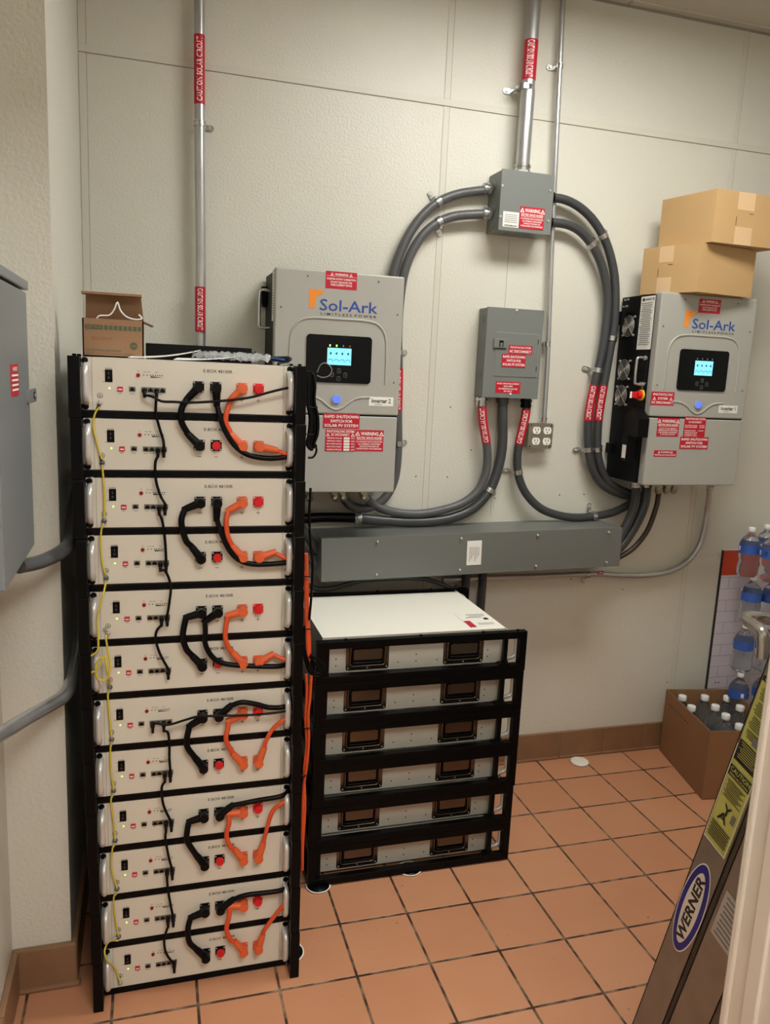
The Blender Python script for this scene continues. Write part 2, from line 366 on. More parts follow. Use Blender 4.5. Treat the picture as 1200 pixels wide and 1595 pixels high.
# door jamb with its stop, and casing
dj = MB()
for z_, w_ in ((.58, .004), (.33, .003), (.44, .006), (.72, .003)): dj.box((XD-.0012, -1.99-w_, z_), (XD, -1.985, z_+.012), LINE)
dj.box((XD, -2.045, 0), (XD+.022, -1.895, 2.45), JAMB, .003)
dj.box((XD-.006, -1.96, 0), (XD+.01, -1.93, 2.45), JAMB, .003)
dj.box((XD-.004, -2.055, 0), (XD+.09, -2.03, 2.5), JAMB, .004); dj.box((XD-.004, -1.9, 0), (XD+.08, -1.885, 2.5), JAMB, .004)
o = struct('door_1', dj, 'chipped white painted door jamb at the right edge')
hd = at(1193, 1380, XD-.001, 0)
MB().box((XD-.003, hd.y-.012, hd.z-.03), (XD-.0005, hd.y+.012, hd.z+.03), JAMB, .001).box((XD-.004, hd.y-.006, hd.z-.010), (XD-.0028, hd.y+.006, hd.z+.010), BLK2).build('strike_plate', o)
# ------------------------------------------------------------------ conduits
def px_path(pts, y): return [at(p[0], p[1], p[2] if len(p) > 2 else y) for p in pts]
def strap(parent, p, d, side, r, mt=ZINC):
    """pipe strap: a band over the pipe and an eared tab with its screw on the wall"""
    p, d = V(p), V(d).normalized(); s = V(side).normalized(); mb = MB()
    mb.cyl(p-d*.009, p+d*.009, r*1.14, mt, 18)
    for e in (-.006, .006): mb.cyl(p+d*(e-.0015), p+d*(e+.0015), r*1.2, mt, 18)
    c = p+s*(r+.014); c.y = -.005
    mb.M = Matrix((s, d, V((0, -1, 0)))).transposed().to_4x4(); mb.M.translation = c
    mb.prism(rr(.034, .018, .008), (0, 0, -.003), (1, 0, 0), (0, 1, 0), (0, 0, .004), mt)
    mb.cyl((.004, 0, .001), (.004, 0, .006), .0055, SCREW, 10); mb.M = Matrix.Identity(4)
    q = p+s*(r*1.02); q.y = -.003; mb.box(q-V((.004, 0, .006)), q+V((.004, p.y+.002, .006)), mt)
    return mb.build('strap', parent)
def caution(parent, path, a, b, r, flip=False, shift=0):
    """red caution wrap round a pipe between two measured points, words running along it"""
    P = spline(path, 10)
    near = lambda q: min(range(len(P)), key=lambda i: (P[i]-q).length)
    i, j = sorted((near(V(a)), near(V(b)))); seg = P[i:j+1] if j-i > 1 else [V(a), (V(a)+V(b))/2, V(b)]
    mb = MB(); mb.tube(seg, r*1.04, RED, 16, 1)
    # lettering bent along the pipe, facing the camera
    L = [0]
    for k in range(1, len(seg)): L.append(L[-1]+(seg[k]-seg[k-1]).length)
    tot = L[-1]; vs, fs = text_mesh(L_SOLAR, .02); out = []
    for x, yv in vs:
        s = (x*.92+.5)*tot
        if flip: s = tot-s
        k = 0
        while k < len(L)-2 and L[k+1] < s: k += 1
        u = (s-L[k])/max(1e-6, L[k+1]-L[k]); c = seg[k].lerp(seg[k+1], u); d = (seg[k+1]-seg[k]).normalized()
        if flip: d = -d
        v = (CAM-c); v = (v-d*v.dot(d)).normalized(); side = v.cross(d)
        a_ = yv*1.05+shift; out.append(c+(v*math.cos(a_)+side*math.sin(a_))*r*1.08)
    mb.add(out, fs, W_)
    return mb.build('caution_sticker', parent)
def conduit(name, label, cat, path, r, mt, group=None, n=14):
    t = thing(name, label, cat, path[-1], group); MB().tube(path, r, mt, n).build('pipe', t); return t
def coupling(parent, p, d, r, L=.03, mt=ZINC, name='coupling'):
    p, d = V(p), V(d).normalized(); mb = MB(); mb.cyl(p, p+d*L, r*1.18, mt, 16); mb.cyl(p+d*L*.1, p+d*L*.35, r*1.38, mt, 6, smooth=False); mb.cyl(p+d*L*.7, p+d*L*.9, r*1.3, mt, 16)
    return mb.build(name, parent)
S_ = lambda i, a, b: None
# left steel conduit
cl = [V((.862, -.04, CEIL)), V((.866, -.04, 2.3)), V((.872, -.04, 1.75)), V((.874, -.04, .02))]
t = conduit('steel_conduit', 'tall steel conduit running floor to ceiling behind the tall rack', 'conduit', cl, .0165, EMT)
caution(t, cl, at(309, 68, -.055), at(309, 147, -.055), .0165, flip=True); caution(t, cl, at(312, 447, -.055), at(312, 517, -.055), .0165)
strap(t, at(311, 193, -.04), Z, X, .0165)
# wide conduit into the junction box
cc = [V((2.0, -.058, CEIL)), V((2.0, -.058, 2.65)), V((2.0, -.058, 2.345))]
t = conduit('steel_conduit', 'thick steel conduit dropping from the ceiling into the top of the junction box', 'conduit', cc, .0235, EMT)
MB().cyl((2.0, -.058, 2.62), (2.0, -.058, 2.35), .0255, EMT, 18).build('sleeve', t)
caution(t, cc, at(826, 56, -.08), at(823, 125, -.08), .0235)
strap(t, at(817, 137, -.058), Z, -X, .0255); coupling(t, (2.0, -.058, 2.335), Z, .0235, .035)
# thin conduit to the outlet
ct = [V((2.122, -.03, CEIL)), V((2.152, -.03, 2.2)), V((2.176, -.03, 1.7)), V((2.182, -.03, 1.445))]
t = conduit('steel_conduit', 'thin steel conduit dropping from the ceiling to the outlet box', 'conduit', ct, .0095, EMT)
strap(t, at(873, 103, -.03), Z, -X, .0095); strap(t, at(853, 536, -.03), Z, -X, .0095); coupling(t, (2.182, -.03, 1.446), Z, .0095, .02)
# ------------------------------------------------------------------ junction box
t = thing('junction_box', 'square grey junction box high on the wall with four conduits entering its sides', 'junction box', (2.0, 0, 2.13))
JX0, JX1, JZ0, JZ1, JY = 1.897, 2.104, 2.128, 2.334, -.112
mb = MB(); mb.box((JX0+.002, JY+.002, JZ0+.002), (JX1-.002, 0, JZ1-.002), GREY2, .002)
for z in (2.30, 2.225, 2.17): mb.cyl((JX0+.002, -.055, z-.01), (JX0+.0005, -.055, z-.01), .017, GREY2, 18)
for x in (1.96, 2.0, 2.04): mb.cyl((x, -.05, JZ0+.002), (x, -.05, JZ0+.0008), .014, GREY2, 18)
mb.build('enclosure', t)
MB().box((JX0, JY-.002, JZ0), (JX1, JY+.001, JZ1), GREY2, .001).box((JX0, JY, JZ0), (JX1, JY+.012, JZ0+.0015), GREY2).build('cover', t)
for a, b in ((783, 289), (857, 297), (780, 337), (854, 344)):
    p = at(a, b, JY-.002); MB().cyl(p, p-Y*.003, .004, SCREW, 12).build('cover_screw', t)
pst(t, 'nameplate', 796, 342, 25, 24, JY-.002, PAPER, [('#', 0, .3-.12*i, .8, .035, GPRINT) for i in range(5)]+[('WIEGMANN', 0, -.4, .8, .1, PRINT)])
pst(t, 'warning_label', 829, 340, 38, 34, JY-.003, RED, L_WARN)
# flexible conduits of the junction box
Ap = [(770, 296), (742, 298), (712, 303), (683, 315), (659, 335), (638, 364), (622, 398), (612, 435), (608, 480), (608, 560), (608, 640), (606, 700), (597, 738), (582, 752), (562, 756)]
Bp = [(770, 334), (740, 334), (708, 337), (684, 346), (662, 363), (643, 391), (630, 425), (623, 470), (620, 520), (621, 580), (620, 640), (620, 700), (615, 745), (600, 775), (575, 791), (552, 790), (538, 779), (531, 764)]
Cp = [(861, 308), (880, 311), (906, 325), (928, 348), (945, 379), (956, 420), (959, 460), (957, 505), (950, 550), (941, 600), (933, 650), (931, 700), (938, 733), (952, 754), (974, 766), (1000, 772)]
Dp = [(861, 347), (884, 350), (908, 364), (928, 391), (941, 425), (947, 465), (944, 510), (937, 555), (926, 600), (917, 650), (917, 700), (925, 735), (940, 756), (965, 769), (1000, 777)]
for nm, P, yy, lab, stp, cau in (('A', Ap, -.035, 'outer of the two grey flexible conduits arching left from the junction box', [(683, 312, 1)], None),
                    ('B', Bp, -.045, 'inner of the two grey flexible conduits arching left from the junction box', [(685, 345, -1), (621, 546, 9), (620, 692, 9)], ((620, 575), (621, 637))),
                    ('C', Cp, -.045, 'outer of the two grey flexible conduits arching right from the junction box', [(940, 366, 1), (953, 527, 9), (931, 697, 9)], ((941, 602), (933, 655))),
                    ('D', Dp, -.045, 'inner of the two grey flexible conduits arching right from the junction box', [(923, 382, 1), (931, 580, -9), (917, 700, -9)], ((926, 600), (917, 655)))):
    path = px_path(P, yy)
    if nm in 'AB': path[0] = V((JX0-.002, path[0].y, path[0].z)); 
    else: path[0] = V((JX1+.002, path[0].y, path[0].z))
    if nm == 'A': path[-1].y = -.06
    t = conduit('flexible_conduit', lab, 'conduit', path, .0165, LT if nm in 'AB' else LTD)
    P = spline(path, 6)
    for sx, sz, sd in stp:
        q = at(sx, sz, yy); i = min(range(1, len(P)-1), key=lambda i: (P[i]-q).length); d = (P[i+1]-P[i-1]).normalized(); n_ = V((-d.z, 0, d.x))
        if sd == 9: n_ = n_ if n_.x > 0 else -n_
        elif sd == -9: n_ = n_ if n_.x < 0 else -n_
        else: n_ = n_ if n_.z*sd > 0 else -n_
        strap(t, P[i], d, n_, .0165)
    if cau: caution(t, path, at(*cau[0], yy), at(*cau[1], yy), .0165)
    sgn = -1 if nm in 'AB' else 1
    coupling(t, path[0]+X*sgn*.002, X*sgn, .0165, .03, ZINC if nm in 'AB' else BLK2)
# ------------------------------------------------------------------ AC disconnect
DX0, DX1, DZ0, DZ1, DY = 1.890, 2.119, 1.537, 1.865, -.083
t = thing('breaker_panel', 'grey AC disconnect breaker panel with red stickers, below the junction box', 'electrical panel', (2.0, 0, DZ0))
mb = MB(); mb.box((DX0+.003, DY+.002, DZ0+.002), (DX1-.003, 0, DZ1-.002), GREY2, .003)
for z in (1.825, 1.62): mb.tube([(DX0+.003, -.045+.017*math.cos(a), z+.017*math.sin(a)) for a in [k*math.pi/8 for k in range(17)]], .001, GREY2, 6, 1); mb.cyl((DX0+.003, -.045, z), (DX0+.0015, -.045, z), .009, GREY2, 16)
mb.build('enclosure', t)
MB().box((DX0, DY-.002, DZ0), (DX1, DY+.006, DZ1), GREY2, .0015).build('cover', t)
a, b = at(769, 515, DY), at(838, 583, DY); c0, c1 = at(765, 583, DY), at(842, 517, DY)
d0, d1 = V((1.932, 0, 1.617)), V((2.107, 0, 1.776))
dr = MB().box((d0.x, DY-.0045, d0.z), (d1.x, DY-.001, d1.z), GREY2, .001)
for e0, e1 in (((d0.x-.0012, d0.z-.0012), (d1.x+.0012, d0.z)), ((d0.x-.0012, d1.z), (d1.x+.0012, d1.z+.0012)), ((d0.x-.0012, d0.z), (d0.x, d1.z)), ((d1.x, d0.z), (d1.x+.0012, d1.z))):
    dr.box((e0[0], DY-.0026, e0[1]), (e1[0], DY-.0015, e1[1]), LINE)
for z in (1.64, 1.74): dr.box((d1.x-.006, DY-.0052, z), (d1.x-.0035, DY-.004, z+.018), BLK2)
dr = dr.build('door', t)
c = at(779, 535, DY-.004)
MB().box((c.x-.026, DY-.0085, c.z-.017), (c.x+.026, DY-.0042, c.z+.017), GREY2, .002).box((c.x-.022, DY-.009, c.z-.0185), (c.x+.026, DY-.0045, c.z-.0165), BLK2).box((c.x-.004, DY-.0096, c.z-.012), (c.x+.012, DY-.0082, c.z+.011), BLK2).box((c.x+.0, DY-.0105, c.z-.011), (c.x+.008, DY-.0092, c.z+.003), GREY2).build('latch', dr)
for p in (at(805.5, 484, DY-.002), at(795.5, 614.5, DY-.002)): MB().ball(p, .006, SCREW, 12, (1, .6, 1)).build('cover_screw', t)
pst(t, 'disconnect_label', 811, 545, 37, 13.5, DY-.0045, RED, [('PHOTOVOLTAIC SYSTEM', 0, .25, .85, .2, W_), ('AC DISCONNECT', 0, -.2, .92, .32, W_)])
pst(t, 'shutdown_label', 800.5, 562, 37, 20, DY-.0056, RED, L_RAPID)
pst(t, 'rating_label', 791.5, 603.5, 38.5, 18, DY-.002, RED, [('RATED OPERATING CURRENT', 0, .32, .9, .13, W_), ('50.00 AMPS', 0, .1, .36, .13, W_), ('AC OPERATING VOLTAGE', 0, -.12, .76, .13, W_), ('240 VOLTS', 0, -.33, .34, .13, W_)])
Fp = [(751, 622), (751.5, 640), (753, 660), (758, 690), (759.5, 715), (756, 740), (744, 765), (722, 783), (695, 793), (660, 800), (630, 800), (600, 794), (578, 783), (564, 768), (560, 757)]
Gp = [(783, 622), (783, 650), (783, 685), (780, 712), (773, 740), (760, 768), (738, 791), (712, 804), (680, 811), (640, 813), (600, 811), (556, 807)]
Ep = [(820, 624), (820, 640), (815, 665), (808, 695), (806, 722), (810, 748), (822, 772), (843, 792), (868, 802), (895, 806), (925, 804), (955, 798), (980, 786), (990, 776)]
for nm, P, r, lab, cx in (('F', Fp, .0165, 'grey conduit from the left underside of the breaker panel curving to Inverter 2', 751), ('G', Gp, .0195, 'thickest grey conduit, from the middle underside of the breaker panel curving left', 783), ('E', Ep, .0165, 'grey conduit from the right underside of the breaker panel, curving right above the wireway', 820)):
    path = px_path(P, -.045 if nm != 'F' else -.05); path[0] = V((path[0].x, -.045, DZ0-.001))
    if nm == 'F': path[-1].y = -.1; path[-2].y = -.08
    t = conduit('flexible_conduit', lab, 'conduit', path, r, LT if nm == 'F' else LTD)
    if nm != 'G':
        coupling(t, path[0], -Z, r, .034, ZINC if nm == 'F' else BLK2)
        ca = ((752, 634), (758, 690)) if nm == 'F' else ((820, 638), (809, 692)); caution(t, path, at(*ca[0], -.045), at(*ca[1], -.045), r, flip=True)
    else: coupling(t, path[0], -Z, r, .02, LTD)
    P = spline(path, 6)
    for sx, sz in {'G': [(768, 764)], 'E': [(806, 734), (925, 802)], 'F': []}[nm]:
        q = at(sx, sz, -.045); i = min(range(1, len(P)-1), key=lambda i: (P[i]-q).length); d = (P[i+1]-P[i-1]).normalized(); n_ = V((-d.z, 0, d.x))
        if nm == 'E': n_ = -X if sx < 850 else Z
        elif n_.x < 0: n_ = -n_
        strap(t, P[i], d, n_, r)
path = px_path([(556, 807), (530, 806), (500, 806), (470, 808)], -.045)
t = conduit('flexible_conduit', 'black conduit running left behind the tall rack, above the wireway left end', 'conduit', path, .018, BLK2); coupling(t, path[0]-X*.01, X, .0185, .025)
# ------------------------------------------------------------------ quad outlet
t = thing('outlet_box', 'grey steel outlet box with four white sockets, right of the breaker panel conduits', 'outlet', (2.16, 0, 1.346))
OX0, OX1, OZ0, OZ1 = 2.11, 2.214, 1.346, 1.445
MB().box((OX0+.003, -.046, OZ0+.003), (OX1-.003, 0, OZ1-.003), ZINC if 0 else NICK, .005).build('box', t)
mb = MB(); mb.prism(rr(OX1-OX0, OZ1-OZ0, .009), ((OX0+OX1)/2, -.046, (OZ0+OZ1)/2), X, Z, (0, -.005, 0), NICK); fp = mb.build('face_plate', t)
for dx in (-.023, .023):
    mb = MB(); cx = (OX0+OX1)/2+dx+.004
    for dz in (.021, -.021):
        cz = (OZ0+OZ1)/2+dz; pts = [(.0165*math.cos(a), max(-.0135, min(.0135, .0175*math.sin(a)))) for a in [k*math.pi/12 for k in range(24)]]
        mb.prism(pts, (cx, -.051, cz), X, Z, (0, -.003, 0), OUTW)
        for sx in (-.006, .006): mb.box((cx+sx-.0012, -.0546, cz-.001), (cx+sx+.0012, -.0538, cz+.008), PRINT)
        mb.cyl((cx, -.0538, cz-.007), (cx, -.0546, cz-.007), .0025, PRINT, 10)
    mb.build('receptacle', t)
mb = MB()
for dx in (-.043, .043):
    for dz in (-.041, .041): mb.cyl(((OX0+OX1)/2+dx, -.051, (OZ0+OZ1)/2+dz), ((OX0+OX1)/2+dx, -.0525, (OZ0+OZ1)/2+dz), .003, PRINT, 10)
mb.build('plate_screws', fp)
# ------------------------------------------------------------------ inverters
IW, IH = .425, .716
def inverter(label, x0, z0, ft, num):
    """x0 left edge, z0 underside, ft front plane (negative)"""
    t = thing('wall_inverter', label, 'inverter', (x0+IW/2, 0, z0))
    P = lambda u, v, d=0: V((x0+u*IW, ft-d, z0+IH*(1-v)))
    sx = .004 if num == 2 else -.012
    MB().box((x0+sx, ft+.035, z0+.004), (x0+IW-.004, -.012, z0+IH-.006), BLKS, .003).box((x0+.03, -.012, z0+.05), (x0+IW-.03, 0, z0+IH-.04), BLKS).box((x0+sx-.016, -.05, z0+IH-.11), (x0+.006, -.01, z0+IH-.06), BLKS, .002).box((x0+sx-.012, -.05, z0+.1), (x0+.006, -.01, z0+.14), BLKS, .002).build('body', t)
    seam = .637
    up = MB(); up.box(P(0, seam-.003), P(1, 0)+Y*.037, GREY, .005)
    # raised arch and swoosh pressed into the cover
    arch = [P(.115, .49, -.001), P(.118, .36, -.001), P(.13, .275, -.001), P(.19, .225, -.001), P(.29, .208, -.001), P(.5, .207, -.001), P(.71, .208, -.001), P(.81, .225, -.001), P(.865, .275, -.001), P(.878, .36, -.001), P(.88, .49, -.001)]
    up.tube(arch, .0045, GREY, 10, 6)
    up.tube([P(.22, .553, -.001), P(.3, .556, -.001), P(.37, .572, -.001), P(.43, .6, -.001), P(.49, .613, -.001), P(.55, .6, -.001), P(.61, .572, -.001), P(.68, .556, -.001), P(.76, .553, -.001)], .0045, GREY, 10, 6)
    upo = up.build('upper_cover', t)
    lo = MB(); lo.box(P(.006, 1), P(.994, seam+.004)+Y*.037, GREY, .004); lo.build('lower_cover', t)
    MB().box(P(.01, seam+.004)+Y*.004, P(.99, seam-.003)+Y*.037, BLK2).build('cover_gap', t)
    for u, v in ((.24, .03), (.79, .03), (.045, .17), (.955, .17), (.045, .47), (.95, .48)):
        c = P(u, v); MB().cyl(c+Y*.001, c-Y*.0012, .0042, GREY, 12).cyl(c, c-Y*.0016, .0026, PRINT, 6).build('cover_screw', upo)
    # logo
    mb = MB(); o_ = P(.33, .122, .0006)
    s_ = 3.85
    mb.prism([(-.031, .020), (.017, .0155), (.013, .007), (.002, .004), (-.007, -.003), (-.011, -.014), (-.0125, -.028), (-.015, -.040), (-.032, -.041)], P(.33, .11, .0004), X, Z, (0, -.0005, 0), LOGO)
    mb.text('Sol-Ark', P(.565, .148, .0008), X, Z, .193, .036, NAVY)
    mb.text('L I M I T L E S S  P O W E R', P(.565, .187, .0008), X, Z, .186, .008, PRINT)
    mb.build('logo', upo)
    # display
    d = MB(); d.prism(rr(.218, .152, .012), P(.5, .385), X, Z, (0, -.004, 0), GLASSB)
    dp = d.build('display_panel', t)
    s = MB(); c = P(.5, .373, .0042); s.prism(rr(.08, .054, .001), c, X, Z, (0, -.0006, 0), SCREEN)
    c = c-Y*.0008
    for i in range(4):
        q = c+X*(-.029+.0195*i)
        s.tube([q+V((.0075*math.cos(a), 0, -.0165+.0075*math.sin(a))) for a in [math.pi*k/6-.2 for k in range(7)]], .0008, SCREENP, 5, 1)
        s.box(q+V((-.003, 0, .006)), q+V((.003, -.0003, .013)), SCREENP)
    s.build('lit_screen', dp)
    for i, (u, v) in enumerate(((.5, .437), (.448, .455), (.552, .455), (.5, .473))):
        q = P(u, v, .0042); ol = rr(.011, .014, .003); MB().tube([q+X*a+Z*b for a, b in ol]+[q+X*ol[0][0]+Z*ol[0][1]], .0006, GPRINT, 5, 1).text('<^v>'[i] if i else 'o', q-Y*.0003, X, Z, .004, .004, GPRINT).build('menu_button', dp)
    for i in range(4):
        q = P(.425+.052*i, .325, .0042); MB().box(q-V((.002, 0, .003)), q+V((.002, -.0005, .003)), [LGREEN, LGREEN, GPRINT, DIP][i] if num == 2 else GPRINT).build('indicator', dp)
    c = P(.49, .565); MB().cyl(c, c-Y*.004, .0165, GREY, 24).cyl(c-Y*.003, c-Y*.007, .0125, LBLUE, 24).build('power_button', t)
    # underside glands
    for u in ((.12, .22, .33, .55, .62, .8) if num == 2 else (.33, .42, .5)):
        g = MB(); c = P(u, 1)+Y*.09; g.cyl(c+Z*.002, c-Z*.018, .0155, NICK, 16); g.cyl(c-Z*.012, c-Z*.02, .019, NICK, 6, smooth=False); g.ball(c-Z*.026, .0155, NICK, 14); g.cyl(c-Z*.028, c-Z*.034+V((.012, .02, -.006)), .014, NICK, 14, .013); g.build('cable_gland', t)
    return t, P
inv2, P2 = inverter('grey wall inverter marked Inverter 2, behind the tall rack', 1.087, 1.207, -.262, 2)
inv1, P1 = inverter('grey wall inverter marked Inverter 1, right side, with two cartons on top', 2.503, 1.232, -.25, 1)
f2, f1 = -.262, -.25
pst(inv2, 'inverter_warning_label', 532, 437, 49, 27, f2, RED, L_INV)
pst(inv2, 'name_label', 594, 625.5, 38, 14, f2, PAPER, [('Inverter 2', 0, .08, .78, .5, PRINT), ('#', -.12, -.33, .3, .05, GPRINT)])
pst(inv2, 'shutdown_label', 532, 656, 57, 23, f2, RED, L_RAPID)
pst(inv2, 'disconnect_label', 530, 686, 46, 34, f2-.0006, RED, L_PVDC)
pst(inv2, 'warning_label', 575.5, 686.5, 44, 33, f2, RED, L_WARN)
pst(inv1, 'inverter_warning_label', 1106, 477, 34, 22, f1, RED, L_INV)
pst(inv1, 'name_label', 1134.5, 637.5, 29, 12, f1, PAPER, [('Inverter 1', 0, .08, .78, .5, PRINT), ('#', -.12, -.33, .3, .05, GPRINT)])
pst(inv1, 'disconnect_label', 1032.5, 620.8, 36, 21, f1, RED, [('PHOTOVOLTAIC', 0, .3, .85, .18, W_), ('^', -.36, 0, .24, W_, RED), ('SYSTEM', 0, 0, .42, .18, W_), ('^', .36, 0, .24, W_, RED), ('DC DISCONNECT', 0, -.3, .92, .18, W_)])
pst(inv1, 'warning_label', 1041, 665.5, 34, 29, f1, RED, L_WARN2)
pst(inv1, 'rating_label', 1082.5, 665, 33.5, 31, f1, RED, [('PHOTOVOLTAIC SYSTEM', 0, .4, .9, .1, W_), ('DC DISCONNECT', 0, .24, .6, .09, W_), ('MAX SYSTEM VOLTAGE', -.18, .07, .56, .06, W_), ('500 VDC', .33, .07, .24, .06, W_), ('SHORT CIRCUIT CURRENT', -.18, -.02, .56, .06, W_), ('26 AMPS', .33, -.02, .24, .06, W_), ('RATED MAX POWER', -.2, -.19, .5, .055, W_), ('POINT CURRENT', .3, -.19, .24, .055, W_), ('CHARGE CONTROLLER', -.16, -.28, .6, .055, W_), ('MAXIMUM OUTPUT', -.16, -.37, .56, .055, W_), ('CURRENT AMPS', -.16, -.45, .6, .05, W_)])
pst(inv1, 'shutdown_label', 1081.5, 690, 44, 18.5, f1-.0006, RED, L_RAPID)
pst(inv1, 'power_source_label', 1036.5, 706.5, 35, 10, f1, RED, [('^', -.28, .22, .36, W_, RED), ('WARNING', 0, .22, .42, .28, W_), ('^', .28, .22, .36, W_, RED), ('PHOTOVOLTAIC POWER SOURCE', 0, -.22, .92, .24, W_)])
# left side of Inverter 1
SX = 2.503-.012
def fan(parent, y, z, r=.039):
    mb = MB()
    for k in range(1, 7): mb.tube([(SX-.006, y+r*k/6*math.cos(a), z+r*k/6*math.sin(a)) for a in [j*math.pi/12 for j in range(25)]], .0009, SCREW, 5, 1)
    for a in (45, 135): c_, s_ = math.cos(math.radians(a))*r*1.22, math.sin(math.radians(a))*r*1.22; mb.cyl((SX-.005, y-c_, z-s_), (SX-.005, y+c_, z+s_), .0013, SCREW, 6)
    for a in (45, 135, 225, 315): mb.cyl((SX, y+math.cos(math.radians(a))*r*1.25, z+math.sin(math.radians(a))*r*1.25), (SX-.007, y+math.cos(math.radians(a))*r*1.25, z+math.sin(math.radians(a))*r*1.25), .004, SCREW, 10)
    mb.cyl((SX, y, z), (SX-.002, y, z), r, BLK2, 24)
    return mb.build('fan_guard', parent)
for a, b in ((979, 508), (972, 576), (967.5, 616)):
    q = at(a, b, SX-.006, 0); fan(inv1, q.y, q.z)
q = at(1007, 503, SX, 0)
sticker(inv1, 'nameplate', (SX-.0005, q.y, q.z), -Y, Z, .088, .195, PAPER, [('#', -.3, .44, .16, .05, PRINT), ('#', -.02, .44, .3, .025, GPRINT), ('FC', .22, .44, .14, .05, PRINT), ('#', .4, .44, .1, .045, GPRINT)]+[('#', -.05+.03*(i % 3), .37-.037*i, .8-.06*(i % 4), .013, GPRINT) for i in range(22)])
mb = MB(); a_, b_ = at(996, 557, SX-.03, 0), at(992, 598, SX-.03, 0)
yh = (a_.y+b_.y)/2; mb.tube([(SX, yh, a_.z), (SX-.03, yh, a_.z), (SX-.038, yh, a_.z-.012), (SX-.038, yh, b_.z+.012), (SX-.03, yh, b_.z), (SX, yh, b_.z)], .0052, ZINC, 10, 4)
for z in (a_.z, b_.z): mb.cyl((SX, yh, z), (SX-.006, yh, z), .009, ZINC, 12)
mb.build('carry_handle', inv1)
q = at(1000, 615.5, SX, 0)
MB().cyl(q, q-X*.006, .021, YORG, 24).cyl(q-X*.004, q-X*.022, .015, REDC, 20).box(q+V((-.040, -.004, -.012)), q+V((-.02, .004, .012)), REDC, .003).box(q+V((-.05, -.002, -.012)), q+V((-.044, .002, .012)), W_).build('rotary_switch', inv1)
MB().text('Battery', V((SX-.0008, q.y-.0, q.z+.045)), -Y, Z, .04, .007, W_).text('OFF', V((SX-.0008, q.y, q.z+.027)), -Y, Z, .012, .006, W_).text('Gen ON', V((SX-.0008, at(977, 466.5, SX, 0).y, at(977, 466.5, SX, 0).z)), -Y, Z, .035, .008, W_).text('Inv. ON', V((SX-.0008, at(975, 477, SX, 0).y, at(975, 477, SX, 0).z)), -Y, Z, .035, .008, W_).build('side_lettering', inv1)
a_, b_ = at(1003, 640, SX, 0), at(985, 680, SX, 0)
mb = MB(); yc, zc = -.15, 1.47
q0 = at(986, 659, SX-.04, 0)
mb.prism([(-.045, -.05), (.045, -.05), (.045, .02), (.0, .055), (-.045, .03)], (SX, q0.y, q0.z), -Y, Z, (-.045, 0, 0), BLK2); dk = mb.build('cable_hood', inv1)
q1 = at(978, 699, SX-.035, 0)
dg = MB().box((SX-.05, q1.y-.02, q1.z-.045), (SX-.02, q1.y+.02, q1.z+.055), BLK2, .004).box((SX-.051, q1.y-.012, q1.z-.035), (SX-.0495, q1.y+.012, q1.z+.015), PAPER).box((SX-.0515, q1.y-.016, q1.z-.015), (SX-.0495, q1.y-.0125, q1.z-.010), REDC).build('wireless_dongle', inv1)
# side of Inverter 2
SX2 = 1.087+.004
q = at(416, 461, SX2, 0); MB().box((SX2-.02, q.y-.015, q.z-.03), (SX2, q.y+.015, q.z+.03), BLK2, .003).build('side_latch', inv2)
sticker(inv2, 'nameplate', (SX2-.0005, -.2, 1.84), -Y, Z, .05, .16, PAPER, [('#', 0, .4-.05*i, .7, .015, GPRINT) for i in range(16)])
MB().tube([(SX2, -.13, 1.86), (SX2-.03, -.13, 1.86), (SX2-.036, -.13, 1.84), (SX2-.036, -.13, 1.76), (SX2-.03, -.13, 1.74), (SX2, -.13, 1.74)], .0052, ZINC, 10, 4).build('carry_handle', inv2)
# ------------------------------------------------------------------ wireway
t = thing('wireway', 'long dark grey steel wireway trough below the inverters', 'wireway', (1.28, 0, .877))
TL, TH, TY = 1.196, .154, -.192
mb = MB(); mb.box((0, TY+.002, 0), (TL, 0, TH-.001), GREYT, .0015); mb.build('trough', t, True)
MB().box((-.001, TY-.002, -.001), (TL+.001, TY, TH), GREYT, .0008).box((0, TY, TH-.0012), (TL, TY+.02, TH+.0006), GREYT).build('cover', t, True)
for x in (.2, .52, .83, 1.135):
    for z in (.018, .138): MB().cyl((x, TY-.002, z), (x, TY-.007, z), .0042, SCREW, 10).ball((x, TY-.007, z), .0048, SCREW, 8).build('cover_screw', t, True)
sticker(t, 'nameplate', (.575, TY-.0022, .08), X, Z, .058, .092, PAPER, [('#', -.3+.12*i, .05*((i*7) % 3-1), .035, .6-.12*(i % 3), GPRINT) for i in range(6)], local=True)
t.rotation_euler = (0, -.0215, 0)
# conduits at the wireway right end
I = [(990, 757), (991, 772), (988, 790), (979, 813), (966, 836), (955, 850)]
J = [(1007, 757), (1007, 770), (1003, 790), (993, 813), (978, 838), (964, 855), (950, 868)]
K = [(1028, 756), (1026, 772), (1022, 792), (1009, 826), (988, 853), (965, 868), (950, 873)]
for P, r, mt, lab in ((I, .019, LTD, 'left of the two thick dark conduits joining Inverter 1 to the wireway end'), (J, .019, LTD, 'right of the two thick dark conduits joining Inverter 1 to the wireway end'), (K, .0105, BRNC, 'thin brown conduit curving from under Inverter 1 to the wireway end')):
    path = px_path(P, -.10); path[0].z = max(path[0].z, 1.233)
    t = conduit('flexible_conduit', lab, 'conduit', path, r, mt)
    coupling(t, path[0], path[1]-path[0], r, .03, ZINC if r > .015 else BLK2)
Lp = [(1106, 757), (1105, 775), (1102, 795), (1097, 826), (1088, 853), (1070, 875), (1042, 890), (1006, 896), (965, 896), (925, 894), (850, 897), (760, 900), (690, 903)]
path = px_path(Lp, -.03); path[0] = at(1107, 756, -.06); path[1] = at(1105, 775, -.045)
